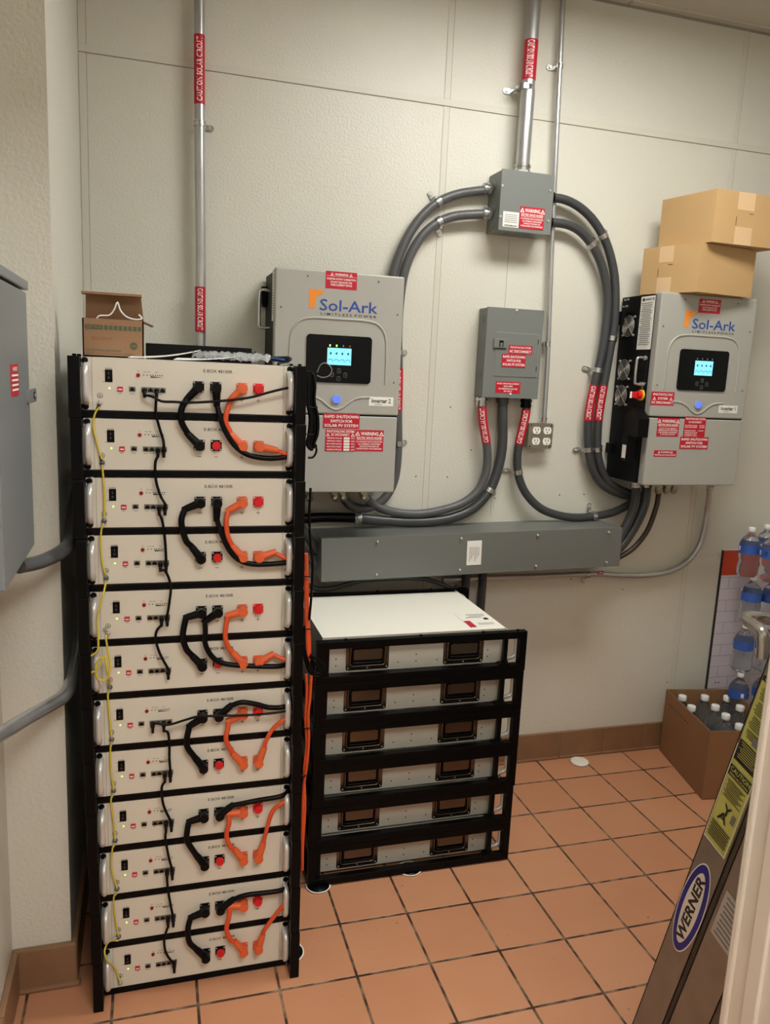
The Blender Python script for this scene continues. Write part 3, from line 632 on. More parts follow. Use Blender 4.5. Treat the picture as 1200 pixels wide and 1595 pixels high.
t = conduit('steel_conduit', 'bent steel conduit sweeping from under Inverter 1 left beneath the wireway', 'conduit', path, .012, EMT)
coupling(t, path[0], path[1]-path[0], .012, .025); strap(t, at(915, 895, -.03), X, -Z, .012)
pst(t, 'red_tag', 936, 892, 8, 5, -.0435, RED, [('#', 0, 0, .7, .3, W_)])
for cx, y1, lab in ((726, -.045, 'left of two dark conduits running down the wall behind the short rack'), (752, -.045, 'right of two dark conduits running down the wall behind the short rack')):
    p = at(cx, 905, -.045); t = conduit('flexible_conduit', lab, 'conduit', [V((p.x, -.045, .9)), V((p.x, -.045, .5)), V((p.x+.004, -.045, .02))], .017, LTD); coupling(t, (p.x, -.045, .885), -Z, .017, .03, LTD)
path = px_path([(470, 905), (490, 916), (512, 917), (538, 911), (565, 904), (610, 901), (655, 901), (680, 907), (705, 917), (722, 928), (727, 940)], -.1)
t = conduit('cable', 'grey cable sagging between the wireway and the short rack', 'cable', path, .009, LTD)
q = at(714, 918, -.1); MB().cyl(q-V((.014, 0, -.01)), q+V((.014, 0, -.012)), .013, LTD, 12).build('connector', t)
for P, lab in (([(455, 812), (474, 828), (486, 846), (498, 862), (512, 875)], 'upper of two grey conduits entering the wireway left end'), ([(455, 852), (475, 864), (489, 874), (505, 884)], 'lower of two grey conduits entering the wireway left end')):
    conduit('flexible_conduit', lab, 'conduit', px_path(P, -.09), .017, LTD if P[0][1] < 830 else LT)
# ------------------------------------------------------------------ battery modules and rack frames
PT = .135                                  # height of one frame
def rack_frame():
    t = thing('rack_frame', '', 'rack frame')
    H, D = PT, .69
    for s, nm in ((-1, 'left'), (1, 'right')):
        x0, x1 = sorted((s*.26, s*.236)); mb = MB(); e = .0006
        mb.box((x0, 0, e), (x1, .024, H-e), BLK, .0015); mb.box((x0, D-.024, e), (x1, D, H-e), BLK, .0015)
        mb.box((x0, .02, e), (x1, D-.02, .024), BLK, .0015); mb.box((x0, .02, H-.024), (x1, D-.02, H-e), BLK, .0015)
        mb.box((x0+.004, .064, .02), (x1-.004, .078, H-.02), BLK, .001); mb.box((x0+.006, D-.040, .02), (x1-.002, D-.02, H-.02), BLK, .001)
        mb.box((s*.212, .06, .001), (s*.238, D-.02, .004), BLK)
        for yy in (.03, .15, .36, .6): mb.cyl(((x0+x1)/2, yy, H-.001), ((x0+x1)/2, yy, H+.004), .0045, BLK, 8)
        mb.box((x0-.002, .055, .018), (x1+.002, .09, .03), BLK, .001)
        mb.build('side_frame', t)
    MB().box((-.238, .052, .0006), (.238, .072, .0155), BLK, .001).build('front_bar', t)
    MB().box((-.238, .66, .0006), (.238, .69, .024), BLK, .001).build('back_bar', t)
    return t
def battery(kind):
    """kind 0: last socket capped; kind 1: second socket capped"""
    t = thing('battery_module', '', 'battery module')
    FY = .055; Z0, Z1 = .0165, .1330
    eb = MB().box((-.214, FY+.001, Z0+.001), (.214, .664, Z1-.0008), GALV).box((-.214, FY+.001, Z1-.0008), (.214, .664, Z1), TOPW)
    for s in (-1, 1):
        for yy, zz in ((.115, .04), (.115, .062), (.29, .04), (.36, .04), (.36, .062), (.62, .04), (.62, .062), (.42, .04)): eb.cyl((s*.214, yy, zz), (s*.2148, yy, zz), .0022, BLK2, 8)
    eb.build('enclosure', t)
    fp = MB(); fp.box((-.238, FY, Z0), (.238, FY+.003, Z1), BEIGE, .0006)
    for s in (-1, 1): fp.box((s*.2145-.0005, FY-.0003, Z0), (s*.2145+.0005, FY, Z1), LINE)
    for x in (-.227,): pass
    fy = FY-.0006
    fp.text('E-BOX 48100R', (.061, fy, .1135), X, Z, .066, .0075, PRINT)
    for x, c in ((.017, '-'), (.056, '-'), (.116, '+'), (.155, '+')):
        fp.box((x-.0045, fy-.0001, .0487), (x+.0045, FY, .0497), PRINT)
        if c == '+': fp.box((x-.0005, fy-.0001, .0447), (x+.0005, FY, .0537), PRINT)
    fp.text('POWER', (-.179, fy, .1095), X, Z, .014, .0025, PRINT); fp.text('ON', (-.190, fy, .103), X, Z, .004, .002, PRINT); fp.text('OFF', (-.190, fy, .080), X, Z, .005, .002, PRINT)
    fp.text('SW', (-.116, fy, .1065), X, Z, .004, .0022, PRINT); fp.text('RUN  ALM', (-.0975, fy, .1055), X, Z, .013, .0022, PRINT); fp.text('SOC', (-.076, fy, .1055), X, Z, .006, .0022, PRINT)
    fp.text('ADS', (-.155, fy, .0555), X, Z, .006, .002, PRINT); fp.text('CONSOLE', (-.129, fy, .0555), X, Z, .010, .002, PRINT); fp.text('CAN     RS485', (-.096, fy, .0555), X, Z, .024, .002, PRINT); fp.text('LINK', (-.069, fy, .0555), X, Z, .009, .002, PRINT)
    fp.prism([(0, -.0012), (.026, -.0003), (.026, 0), (0, .0022)], (-.089, fy, .0942), X, Z, (0, .0006, 0), PRINT)
    fp.tube([(-.198+.0057*math.cos(a), fy, .0492+.0057*math.sin(a)) for a in [k*math.pi/10 for k in range(21)]], .0005, PRINT, 4, 1)
    for zz, hw in ((.0485, .0035), (.047, .0023), (.0455, .001)): fp.box((-.198-hw, fy, zz), (-.198+hw, FY, zz+.0006), PRINT)
    fp.box((-.1984, fy, .0485), (-.1976, FY, .053), PRINT)
    fp = fp.build('front_panel', t)
    for s in (-1, 1):
        x = s*.2265; mb = MB(); a = .036
        mb.tube([(x, FY+.001, Z0+.018), (x, FY-.020, Z0+.020), (x, FY-.032, Z0+.030), (x, FY-.034, Z0+.045), (x, FY-.034, Z1-.045), (x, FY-.032, Z1-.030), (x, FY-.020, Z1-.020), (x, FY+.001, Z1-.018)], .0074, ALU, 12, 4)
        mb.build('handle', t)
        for z in (Z0+.0075, Z1-.0075):
            MB().cyl((s*.229, FY, z), (s*.229, FY-.0015, z), .0072, BLK, 14).cyl((s*.229, FY-.001, z), (s*.229, FY-.006, z), .0045, BLK2, 10).build('rack_bolt', t)
    MB().box((-.187, FY-.0015, .0795), (-.171, FY, .1075), BLK2, .0008).add([(-.1845, FY-.002, .084), (-.1735, FY-.002, .084), (-.1735, FY-.0042, .103), (-.1845, FY-.0042, .103), (-.1845, FY-.004, .0935), (-.1735, FY-.004, .0935)], [(0, 1, 5, 4), (4, 5, 2, 3)], BLK2).text('I', (-.179, FY-.0052, .099), X, Z, .001, .005, GPRINT).text('O', (-.179, FY-.0046, .0895), X, Z, .004, .0045, GPRINT).build('power_switch', t)
    MB().ball((-.178, FY, .066), .0018, LGREEN, 8).build('power_light', t)
    MB().box((-.161, FY-.003, .0595), (-.149, FY, .0705), DIP, .0005).box((-.159, FY-.0034, .063), (-.151, FY-.0028, .0655), W_).build('address_switch', t)
    mb = MB().box((-.136, FY-.0025, .0605), (-.122, FY, .0715), PORTM, .0005).box((-.134, FY-.0028, .062), (-.124, FY-.002, .0675), BLK2).box((-.131, FY-.0028, .0675), (-.127, FY-.002, .070), BLK2); mb.build('console_port', t)
    mb = MB().box((-.1095, FY-.0025, .0595), (-.056, FY, .0715), PORTM, .0005)
    for k in range(4):
        x = -.1025+.0131*k; mb.box((x-.005, FY-.0028, .061), (x+.005, FY-.002, .067), BLK2).box((x-.002, FY-.0028, .067), (x+.002, FY-.002, .0695), BLK2)
    mb.build('port_block', t)
    MB().cyl((-.116, FY, .0975), (-.116, FY-.002, .0975), .0046, DIP, 16).cyl((-.116, FY-.0015, .0975), (-.116, FY-.004, .0975), .0034, BTNR, 16).build('reset_button', t)
    mb = MB()
    for x in (-.104, -.0965, -.089, -.084, -.079, -.074, -.069, -.064): mb.cyl((x, FY, .0985), (x, FY-.0006, .0985), .0014, PRINT, 8)
    mb.build('status_lights', fp)
    MB().cyl((-.198, FY, .033), (-.198, FY-.003, .033), .0055, SCREW, 6, smooth=False).ball((-.198, FY-.003, .033), .005, SCREW, 10, (1, .6, 1)).build('ground_bolt', t)
    for k, (x, m1) in enumerate(((.017, BLK2), (.056, BLK2), (.116, ORGC), (.155, ORGC if kind else REDC))):
        mb = MB(); mb.prism(rr(.0255, .0255, .003), (x, FY, .0765), X, Z, (0, -.003, 0), m1)
        for a in (-1, 1):
            for b in (-1, 1): mb.cyl((x+a*.0098, FY-.003, .0765+b*.0098), (x+a*.0098, FY-.0042, .0765+b*.0098), .002, SCREW, 8)
        mb.cyl((x, FY-.003, .0765), (x, FY-.009, .0765), .0098, m1, 20)
        so = mb.build('socket', t)
        if (kind == 0 and k == 3) or (kind == 1 and k == 1):
            so['label'] = 'socket closed with a red cap'
            MB().cyl((x, FY-.008, .0765), (x, FY-.016, .0765), .0102, REDC, 24, .0095).cyl((x, FY-.016, .0765), (x, FY-.0166, .0765), .0068, REDC, 20).build('socket_cap', so)
    for s in (-1, 1):
        for yc in (.200, .520):
            mb = MB(); M_ = Matrix(((0, 0, s, s*.2142), (s if False else 1, 0, 0, yc), (0, 1, 0, .068), (0, 0, 0, 1))); mb.M = M_
            mb.prism(rr(.138, .090, .008), (0, 0, 0), (1, 0, 0), (0, 1, 0), (0, 0, .002), CHRB)
            ol = rr(.112, .064, .010)
            mb.tube([V((a, b, .003)) for a, b in ol]+[V((ol[0][0], ol[0][1], .003))], .004, CHRB, 8, 1)
            mb.prism(rr(.106, .058, .008), (0, 0, .002), (1, 0, 0), (0, 1, 0), (0, 0, .0006), BLK2)
            mb.prism(rr(.092, .034, .006), (0, .006, .0026), (1, 0, 0), (0, 1, 0), (0, 0, .004), CHRB)
            mb.tube([(-.048, .016, .004), (-.048, -.014, .007), (-.042, -.020, .008), (.042, -.020, .008), (.048, -.014, .007), (.048, .016, .004)], .0038, BLK2, 8, 3)
            for a in (-.062, 0, .062):
                for b in (-.038, .038): mb.cyl((a, b, .002), (a, b, .0032), .0026, SCREW, 8)
            mb.build('carry_handle', t)
    return t
ORD = ['topmost', 'second from the top', 'third from the top', 'fourth from the top', 'fifth from the top', 'sixth from the top', 'sixth from the bottom', 'fifth from the bottom', 'fourth from the bottom', 'third from the bottom', 'second from the bottom', 'bottom']
MX0, MX1, MY = .798, .8205, -.985
def mo(k): return V((MX0+(MX1-MX0)*k/11, MY, (11-k)*PT))       # origin of module k (0 = top)
fr = rack_frame(); fr['group'] = 'stacked black rack frames'
bats = [battery(0), battery(1)]
for b in bats: b['group'] = 'rack mounted battery modules'
for k in range(12):
    lab = 'black rack frame in the tall stack, %s' % ORD[k]
    if k == 0: fr.location = mo(0); fr['label'] = lab
    else: dup(fr, mo(k), lab)
    lab = 'beige battery module facing the camera in the tall rack, %s' % ORD[k]
    b = bats[k % 2]
    if k < 2: b.location = mo(k); b['label'] = lab
    else: dup(b, mo(k), lab)
ORS = ['topmost', 'second from the top', 'third from the top', 'third from the bottom', 'second from the bottom', 'bottom']
SXO = [1.868, 1.866, 1.866, 1.866, 1.862, 1.862]
for k in range(6):
    loc = V((SXO[k], -.372, (5-k)*PT+.004))
    dup(fr, loc, 'black rack frame in the short stack, %s' % ORS[k], math.pi/2)
    b = dup(bats[0], loc, 'battery module seen from its side in the short rack, %s' % ORS[k], math.pi/2)
    if k == 0:
        q = V((1.752, -.485, 0)); s = sticker(b, 'caution_label', (q.y-loc.y, loc.x-q.x, .1334), V((0, -1, 0)), V((1, 0, 0)), .112, .15, mat('lid_label_paper', (240, 238, 228), .4), [('#', -.39, -.32, .2, .42, RED), ('#', .1, .3, .6, .03, GPRINT), ('#', .1, .2, .5, .03, GPRINT), ('#', -.05, .1, .5, .03, GPRINT), ('#', .28, -.02, .14, .12, PRINT), ('#', .1, -.3, .5, .02, GPRINT), ('#', .1, -.38, .5, .02, GPRINT)], local=True)
# adjustable pads between the racks and the floor
pad_spots = [((1.207, -.625), .040, 'black foot pad with a white rim under the left end of the short rack'), ((1.518, -.607), .040, 'black foot pad with a white rim under the middle of the short rack'), ((1.068, -.892), .044, 'black foot pad with a white rim by the right post of the tall rack')]
for (a, b), r, lab in pad_spots:
    q = V((a, b, 0))
    t = thing('foot_pad', lab, 'foot pad', q)
    MB().lathe([(0, .001), (r-.003, .001), (r, .004), (r-.001, .006), (r-.004, .005)], q, PADW, 28).build('rim', t)
    MB().lathe([(0, .002), (r-.004, .002), (r-.005, .0038), (0, .0039)], q, BLK2, 28).build('pad', t)
q = at(903, 1188, 0, 2)
tag(MB().lathe([(0, 0), (.037, 0), (.040, .004), (.038, .009), (.030, .011), (0, .010)], q, PADW, 32).build('plastic_disc'), 'round white disc lying loose on the floor tiles by the back wall', 'disc')
# ------------------------------------------------------------------ rack cabling
PY = MY+.055                                # front face of the panels
def soc(k, i): return mo(k)+V(((.017, .056, .116, .155)[i], .055, .0765))
def port(k, i): return mo(k)+V((-.1025+.0131*i, .055, .064))
def plug(parent, p, nxt, mt, L=.032, r0=.0115):
    """elbow plug on a socket, its sleeve pointing along the cable"""
    d = V(nxt)-V(p); d.y = 0; d.normalize(); c = V((p[0], PY-.017, p[2])); mb = MB()
    mb.cyl(V((p[0], PY-.008, p[2])), V((p[0], PY-.027, p[2])), r0, mt, 18); mb.cyl(V((p[0], PY-.027, p[2])), V((p[0], PY-.0285, p[2])), r0*.8, mt, 18)
    mb.tube([c, c+d*.014, c+d*L], [r0*.92, r0*.72], mt, 14, 2); mb.cyl(c+d*(L-.004), c+d*(L+.012), r0*.78, mt, 14, r0*.62)
    mb.build('plug', parent); return c+d*(L+.006)
def pcable(name, label, a, mids, b, mt, pm, r=.0062, tail=None, group=None):
    m_ = [at(x, y, PY-.022) for x, y in mids]; t = thing(name, label, 'cable', V(a), group)
    s = plug(t, a, m_[0] if m_ else b, pm); pts = [s]
    far = lambda q, e: (V((q.x, 0, q.z))-V((e.x, 0, e.z))).length > .019
    if b is not None:
        e = plug(t, b, m_[-1], pm); pts += [q for q in m_ if far(q, s) and far(q, e)]+[e]
    else: pts += [q for q in m_ if far(q, s)]+(tail or [])
    MB().tube(pts, r, mt, 12, 8).build('cable', t); return t
BJ = [[(291.7, 621.7), (283, 637), (283, 657), (292, 675)], [(290, 793), (283, 808), (284, 822), (290, 842), (297, 850)], [(300, 960), (288, 973), (285, 990), (290, 1010), (300, 1023)],
      [(302, 1128), (292, 1143), (291, 1160), (300, 1177)], [(300, 1280), (292, 1293), (292, 1310), (300, 1327)], [(300, 1430), (293, 1447), (295, 1467), (303, 1478)]]
OJ = [[(363, 620), (353, 633), (351.5, 653), (357, 670), (366, 683)], [(363, 792), (353, 808), (353, 822), (356, 838), (363, 852)], [(365, 957), (355, 970), (351, 990), (356, 1008), (365, 1020)],
      [(365, 1120), (355, 1135), (352.5, 1153), (358, 1168), (366, 1178)], [(367, 1268), (357, 1282), (353, 1300), (358, 1317), (366, 1325)], [(367, 1413), (357, 1428), (353, 1447), (359, 1463), (368, 1470)]]
BO = [[(338, 625), (343, 650), (352, 673), (367, 695), (388, 709), (420, 714), (450, 711)], [(338, 805), (345, 830), (357, 856), (374, 873), (400, 879), (447, 876)], [(328, 963), (320, 982), (320, 1003), (330, 1022), (347, 1033), (383, 1037), (440, 1037)],
      [(358, 1102), (377, 1094), (400, 1097), (420, 1102), (445, 1100)], [(367, 1252), (400, 1247), (443, 1238)], [(367, 1400), (385, 1394), (443, 1385)]]
OO = [[(433, 702), (449, 708)], [(422, 863), (450, 871)], [(422, 1022), (452, 1029)], [(410, 1172), (415, 1153), (427, 1133), (445, 1118)], [(412, 1312), (418, 1283), (427, 1260), (443, 1248)], [(413, 1447), (433, 1420), (445, 1405)]]
PR = ['top pair', 'second pair from the top', 'third pair from the top', 'third pair from the bottom', 'second pair from the bottom', 'bottom pair']
for i in range(6):
    k = 2*i
    def tl(q, dz):
        p = at(q[0], q[1], PY-.022)
        return [V((p.x+.022, PY+.035, p.z+dz*.3)), V((1.045, PY+.09, p.z+dz)), V((1.052, PY+.16, p.z-.05))]
    pcable('battery_cable', 'short curved black jumper cable on the %s of modules' % PR[i], soc(k, 0), BJ[i], soc(k+1, 0), BLK2, BLK2, .0075)
    pcable('battery_cable', 'short curved orange jumper cable on the %s of modules' % PR[i], soc(k, 2), OJ[i], soc(k+1, 2), ORG, ORGC)
    pcable('battery_cable', 'long black cable from the %s of modules to the right post' % PR[i], soc(k, 1), BO[i], None, BLK2, BLK2, .0065, tl(BO[i][-1], .0))
    pcable('battery_cable', 'orange cable from the %s of modules to the right post' % PR[i], soc(k+1, 3), OO[i], None, ORG, ORGC, .0055, tl(OO[i][-1], -.006))
def rj(parent, p, up=False):
    mb = MB(); mb.box((p.x-.0052, PY-.016, p.z-.005), (p.x+.0052, PY-.001, p.z+.0045), BLK2, .001); mb.tube([(p.x, PY-.010, p.z), (p.x, PY-.018, p.z-.006), (p.x, PY-.020, p.z-.016)], [.0046, .0032], BLK2, 10, 3); mb.build('plug', parent)
NW = [(0, 2, [(243, 628), (243, 645), (249, 668), (254, 684)], 1, 3), (1, 2, [(242, 722), (243, 748), (250, 772)], 2, 3), (2, 2, [(253, 812), (257, 840)], 3, 3), (3, 2, [(258, 890), (266, 912), (264, 938)], 4, 3), (4, 2, [(244, 983), (243, 998), (250, 1020)], 5, 3),
      (6, 2, [(262, 1142), (264, 1162), (264, 1180)], 7, 3), (7, 2, [(252, 1228), (255, 1255)], 8, 3), (8, 2, [(258, 1307), (263, 1335)], 9, 3), (9, 2, [(262, 1387), (266, 1410)], 10, 3), (10, 2, [(256, 1463), (259, 1485)], 11, 3)]
for k, i, mids, k2, i2 in NW:
    a, b = port(k, i), port(k2, i2); t = thing('network_cable', 'thin black patch cable hanging from the %s module to the next' % ORD[k], 'cable', a)
    rj(t, a); rj(t, b)
    MB().tube([V((a.x, PY-.020, a.z-.012))]+[at(x, y, PY-.02) for x, y in mids]+[V((b.x, PY-.024, b.z+.012)), V((b.x, PY-.016, b.z+.002))], .0032, BLK2, 10).build('cable', t)
for k, i, mids, lab in ((0, 0, [(238, 618), (252, 625), (272, 626), (300, 627), (350, 624), (390, 619), (420, 611), (450, 604)], 'long black patch cable crossing the topmost module to the right post'),
                        (6, 0, [(240, 1127), (262, 1129), (290, 1121), (310, 1116), (345, 1115), (400, 1113), (447, 1107)], 'long black patch cable crossing the sixth module from the bottom to the right post')):
    a = port(k, i); t = thing('network_cable', lab, 'cable', a); rj(t, a); q = at(*mids[-1], PY-.03)
    MB().tube([V((a.x, PY-.020, a.z-.010))]+[at(x, y, PY-.034) for x, y in mids]+[q+V((.03, .04, 0)), q+V((.05, .12, -.03))], .003, BLK2, 10).build('cable', t)
GW = [(0, 1, [(150, 640), (146, 652), (146, 668), (153, 697)]), (1, 2, [(161, 745), (163, 785)]), (2, 3, [(158, 825), (157, 850), (160, 880)]),
      (3, 5, [(161, 925), (152, 962), (153, 990), (152, 1013), (140, 1023), (134, 1036), (140, 1047), (152, 1042), (163, 1022), (166, 1040)]),
      (4, 5, [(165, 992), (168, 1013), (172, 1040), (166, 1058), (153, 1057), (149, 1040), (155, 1025), (165, 1028), (168, 1048)]),
      (5, 6, [(168, 1083), (171, 1120)]), (6, 7, [(172, 1167), (173, 1200)]), (7, 8, [(173, 1247), (177, 1280)]), (8, 9, [(175, 1323), (174, 1353)]), (9, 10, [(177, 1400), (180, 1433)]), (10, 11, [(171, 1466), (163, 1480), (167, 1496), (179, 1508)])]
for k, k2, mids in GW:
    a, b = [mo(j)+V((-.198, .055, .033)) for j in (k, k2)]
    lab = 'yellow-green ground wire between the %s module and the %s' % (ORD[k], ORD[k2])
    t = thing('ground_wire', lab, 'wire', a); yy = PY-.010
    m_ = [at(x, y, PY-.046 if len(mids) > 8 else (PY-.044 if x < 168 and k == 10 else yy)) for x, y in mids]
    MB().tube([V((a.x, yy, a.z-.008))]+m_+[V((b.x, yy, b.z+.008))], .0023, YG, 8).build('wire', t)
    for c, s_ in ((a, m_[0]), (b, m_[-1])):
        d = s_-V((c.x, yy, c.z)); d.y = 0; d.normalize(); MB().cyl(V((c.x, PY-.0035, c.z)), V((c.x, PY-.007, c.z)), .006, LUG, 12).ball(V((c.x, PY-.007, c.z)), .0048, LUG, 10, (1, .6, 1)).cyl(V((c.x, PY-.006, c.z))+d*.005, V((c.x, PY-.009, c.z))+d*.016, .003, LUG if k else BLK2, 8).build('ring_lug', t)
# cable bundles hanging outside the right posts of the tall rack
by = -.9
t = thing('cable_bundle', 'bundle of coiled black cables tied outside the upper right posts of the tall rack', 'cable bundle', at(488, 700, by))
for j in range(9):
    a = j*.7; o_ = 5.6*math.cos(a); yy = by+.012*math.sin(a*1.3)
    MB().tube(px_path([(483+o_*.8, 577+abs(o_)), (485+o_, 600), (484+o_, 625), (489+o_*1.1, 650), (488+o_*1.2, 675), (484+o_, 690), (485+o_*.7, 703-abs(o_))], yy), .0042, BLK2, 8).build('cable', t)
MB().tube(px_path([(492, 692), (493, 703), (488, 712), (480, 713)], by), .0028, BLK2, 8).build('cable', t)
for (a, b) in ((489, 634), (484, 676)): MB().tube(px_path([(a-8, b), (a, b+1), (a+6, b)], by-.016), .0018, BLK2, 6).build('cable_tie', t)
q = thing('wire_loop', 'thin loop of grey wire sticking out past the tall rack over the Inverter 2 display', 'wire', at(496, 580, by))
MB().tube(px_path([(494, 580), (500, 568), (509, 566), (517, 575), (513, 585), (503, 588), (494, 585)], by), .0014, GPRINT, 6).build('wire', q)
t = thing('cable_bundle', 'orange cables running down outside the right posts of the tall rack, tied with black', 'cable bundle', at(478, 1300, by))
for j, P in enumerate(([(477, 862), (478, 900), (479, 950), (481, 985), (482, 1015), (479, 1040)], [(476, 890), (477, 930), (477, 970), (479, 1000), (480, 1030)],
                       [(477, 1050), (478, 1080), (476, 1120), (478, 1160), (474, 1200), (475, 1260), (472, 1310), (471, 1355)], [(485, 1052), (483, 1085), (480, 1115), (481, 1150), (478, 1190), (473, 1230), (471, 1290), (471, 1340)])):
    MB().tube(px_path(P, by-.004*j), .0052 if j < 2 else .0042, ORG, 10).build('cable', t)
for a, b in ((479, 898), (481, 980), (478, 1134), (474, 1208)): MB().tube(px_path([(a-5, b), (a, b), (a+5, b)], by-.022), .002, BLK2, 6).build('cable_tie', t)
t = thing('cable_bundle', 'black cables looping out past the tall rack in front of the short rack', 'cable bundle', at(490, 1050, by))
for P in ([(474, 975), (475, 1010), (482, 1035), (490, 1048), (500, 1047), (505, 1038), (497, 1028), (484, 1020)], [(473, 985), (474, 1015), (480, 1042), (490, 1053), (499, 1050), (494, 1036), (482, 1022)], [(484, 760), (482, 800), (484, 850), (487, 880), (485, 930), (482, 965)], [(490, 1052), (487, 1075), (482, 1100)]):
    MB().tube(px_path(P, by-.01), .0033, BLK2, 8).build('cable', t)
# ------------------------------------------------------------------ things on top of the tall rack
ZT = mo(0).z+.1335
CX0, CX1, CYF, CYB, CZ = .561, .694, -.87, -.77, 1.705
t = thing('open_carton', 'small brown printed carton with its lid up, on top of the tall rack', 'box', ((CX0+CX1)/2, (CYF+CYB)/2, ZT))
mb = MB(); mb.box((CX0, CYF, ZT+.001), (CX1, CYF+.003, CZ), CARDS); mb.box((CX0, CYB-.003, ZT+.001), (CX1, CYB, CZ), CARDS); mb.box((CX0, CYF, ZT+.001), (CX0+.003, CYB, CZ), CARDS); mb.box((CX1-.003, CYF, ZT+.001), (CX1, CYB, CZ), CARDS); mb.box((CX0, CYF, ZT+.001), (CX1, CYB, ZT+.004), CARDS)
bo = mb.build('carton_body', t)
pr = MB(); fy = CYF-.0006
pr.box((CX0+.006, fy, CZ-.024), (CX0+.044, CYF, CZ-.014), CGREEN); pr.text('SIEMENS', (CX0+.025, fy-.0004, CZ-.019), X, Z, .03, .005, CARDS)
for k in range(8): pr.box((CX0+.047+.0105*k, fy, CZ-.024), (CX0+.0545+.0105*k, CYF, CZ-.014), CGREEN)
pr.text('DC-10117', (CX0+.042, fy, CZ-.044), X, Z, .044, .007, mat('carton_red_print', (140, 84, 62), .6)); pr.text('Circuit Protection Device', (CX0+.045, fy, CZ-.070), X, Z, .075, .006, CGREEN)
pr.cyl((CX1-.022, CYF, CZ-.058), (CX1-.022, fy, CZ-.058), .0085, CGREEN, 24).text('GREEN', (CX1-.022, fy-.0005, CZ-.058), X, Z, .011, .004, CARDS).box((CX0+.006, fy, CZ-.078), (CX1-.02, CYF, CZ-.0772), CGREEN)
pr.build('printing', bo)
pf = MB(); 
pf.add([(CX0, CYB, CZ), (CX1, CYB, CZ), (CX1-.006, CYB-.035, CZ+.06), (CX0+.004, CYB-.035, CZ+.06), (CX0, CYB+.003, CZ), (CX1, CYB+.003, CZ), (CX1-.006, CYB-.032, CZ+.062), (CX0+.004, CYB-.032, CZ+.062)], [(0, 1, 2, 3), (7, 6, 5, 4), (0, 4, 5, 1), (3, 2, 6, 7), (0, 3, 7, 4), (1, 5, 6, 2)], CARDS)
pf.box((CX0-.004, CYB-.06, CZ+.056), (CX1-.004, CYB-.031, CZ+.062), CARDS, .001); pf.build('lid', t)
MB().add([(CX1, CYF+.01, CZ), (CX1, CYB, CZ), (CX1+.022, CYB, CZ-.008), (CX1+.022, CYF+.012, CZ-.008), (CX1, CYF+.01, CZ-.002), (CX1, CYB, CZ-.002), (CX1+.02, CYB, CZ-.010), (CX1+.02, CYF+.012, CZ-.010)], [(0, 1, 2, 3), (7, 6, 5, 4), (0, 3, 7, 4), (1, 5, 6, 2), (2, 6, 7, 3)], CARDS).build('side_flap', t)
t = thing('cord', 'white cord looping up out of the small open carton', 'cord', (CX0+.04, CYF+.04, CZ))
MB().tube(px_path([(150, 520), (152, 494), (170, 491), (178, 482), (183, 471), (188, 484), (198, 494), (212, 498), (221, 496), (216, 490)], -.835), .0018, W_, 8).build('cord_strand', t)
t = thing('black_tray', 'flat black panel lying behind the papers on top of the tall rack', 'tray', (.8, -.70, ZT))
MB().box((.698, -.80, ZT+.001), (.952, -.56, 1.6575), BLK2, .002).build('panel', t)
def sheet(name, label, cat, pts, zz, mt, amp, n=14, group=None):
    a, b, c, d = [V(p) for p in pts]; vs = []
    for i in range(n+1):
        for j in range(n+1):
            u, v = i/n, j/n; p = a*(1-u)*(1-v)+b*u*(1-v)+c*u*v+d*(1-u)*v
            p.z = zz+amp*(abs(math.sin(9*u+3*v+2*math.sin(7*v)))+.7*random.random()) if amp > .004 else zz+amp*math.sin(3*u+1)**2
            vs.append(p)
    fs = [(i*(n+1)+j, (i+1)*(n+1)+j, (i+1)*(n+1)+j+1, i*(n+1)+j+1) for i in range(n) for j in range(n)]
    mb = MB(); mb.add(vs, fs, mt, True); o = mb.build(name); s = o.modifiers.new('s', 'SOLIDIFY'); s.thickness = .0006
    return tag(o, label, cat, group)
def leaflet(label, a, b, depth, lift, mt):
    mb = MB(); n = 10; vs = []
    for i in range(n+1):
        u = i/n; x = a[0]+(b[0]-a[0])*u; y = a[1]+(b[1]-a[1])*u; z = ZT+.002+lift*u*u
        for k in range(2):
            for e in (0, .0012): vs.append((x+.01*k, y+depth*k, z+e+.004*k))
    fs = []
    for i in range(n):
        a_ = i*4; b_ = a_+4
        fs += [(a_+1, b_+1, b_+3, a_+3), (a_, a_+2, b_+2, b_), (a_, b_, b_+1, a_+1), (a_+2, a_+3, b_+3, b_+2)]
    fs += [(0, 1, 3, 2), (n*4, n*4+2, n*4+3, n*4+1)]
    mb.add(vs, fs, mt); return tag(mb.build('paper_leaflet'), label, 'paper')
leaflet('white printed leaflet curling up in front of the black panel on the tall rack', (.66, -.915), (.816, -.87), .06, .022, PAPER)
leaflet('flatter white leaflet lying under the clear bag on the tall rack', (.76, -.92), (.90, -.90), .05, .012, W_)
sheet('plastic_bag', 'crumpled clear plastic bag on top of the tall rack', 'bag', [(.80, -.90, 0), (.985, -.905, 0), (.985, -.83, 0), (.85, -.82, 0)], ZT+.003, BAG, .015, 22)
t = thing('cable_bundle', 'loose dark and blue thin cables on the top right corner of the tall rack', 'cable bundle', (1.0, -.8, ZT))
for j, mt in enumerate((BLK2, BLU2, BLK2, DGREEN)):
    MB().tube([(.94+.01*j, -.72, ZT+.02+.004*j), (.98, -.78+.015*j, ZT+.018), (1.01+.01*j, -.82, ZT+.012+.003*j), (1.04, -.80-.01*j, ZT+.012), (1.03, -.73, ZT+.006)], .003, mt, 8).build('cable', t)
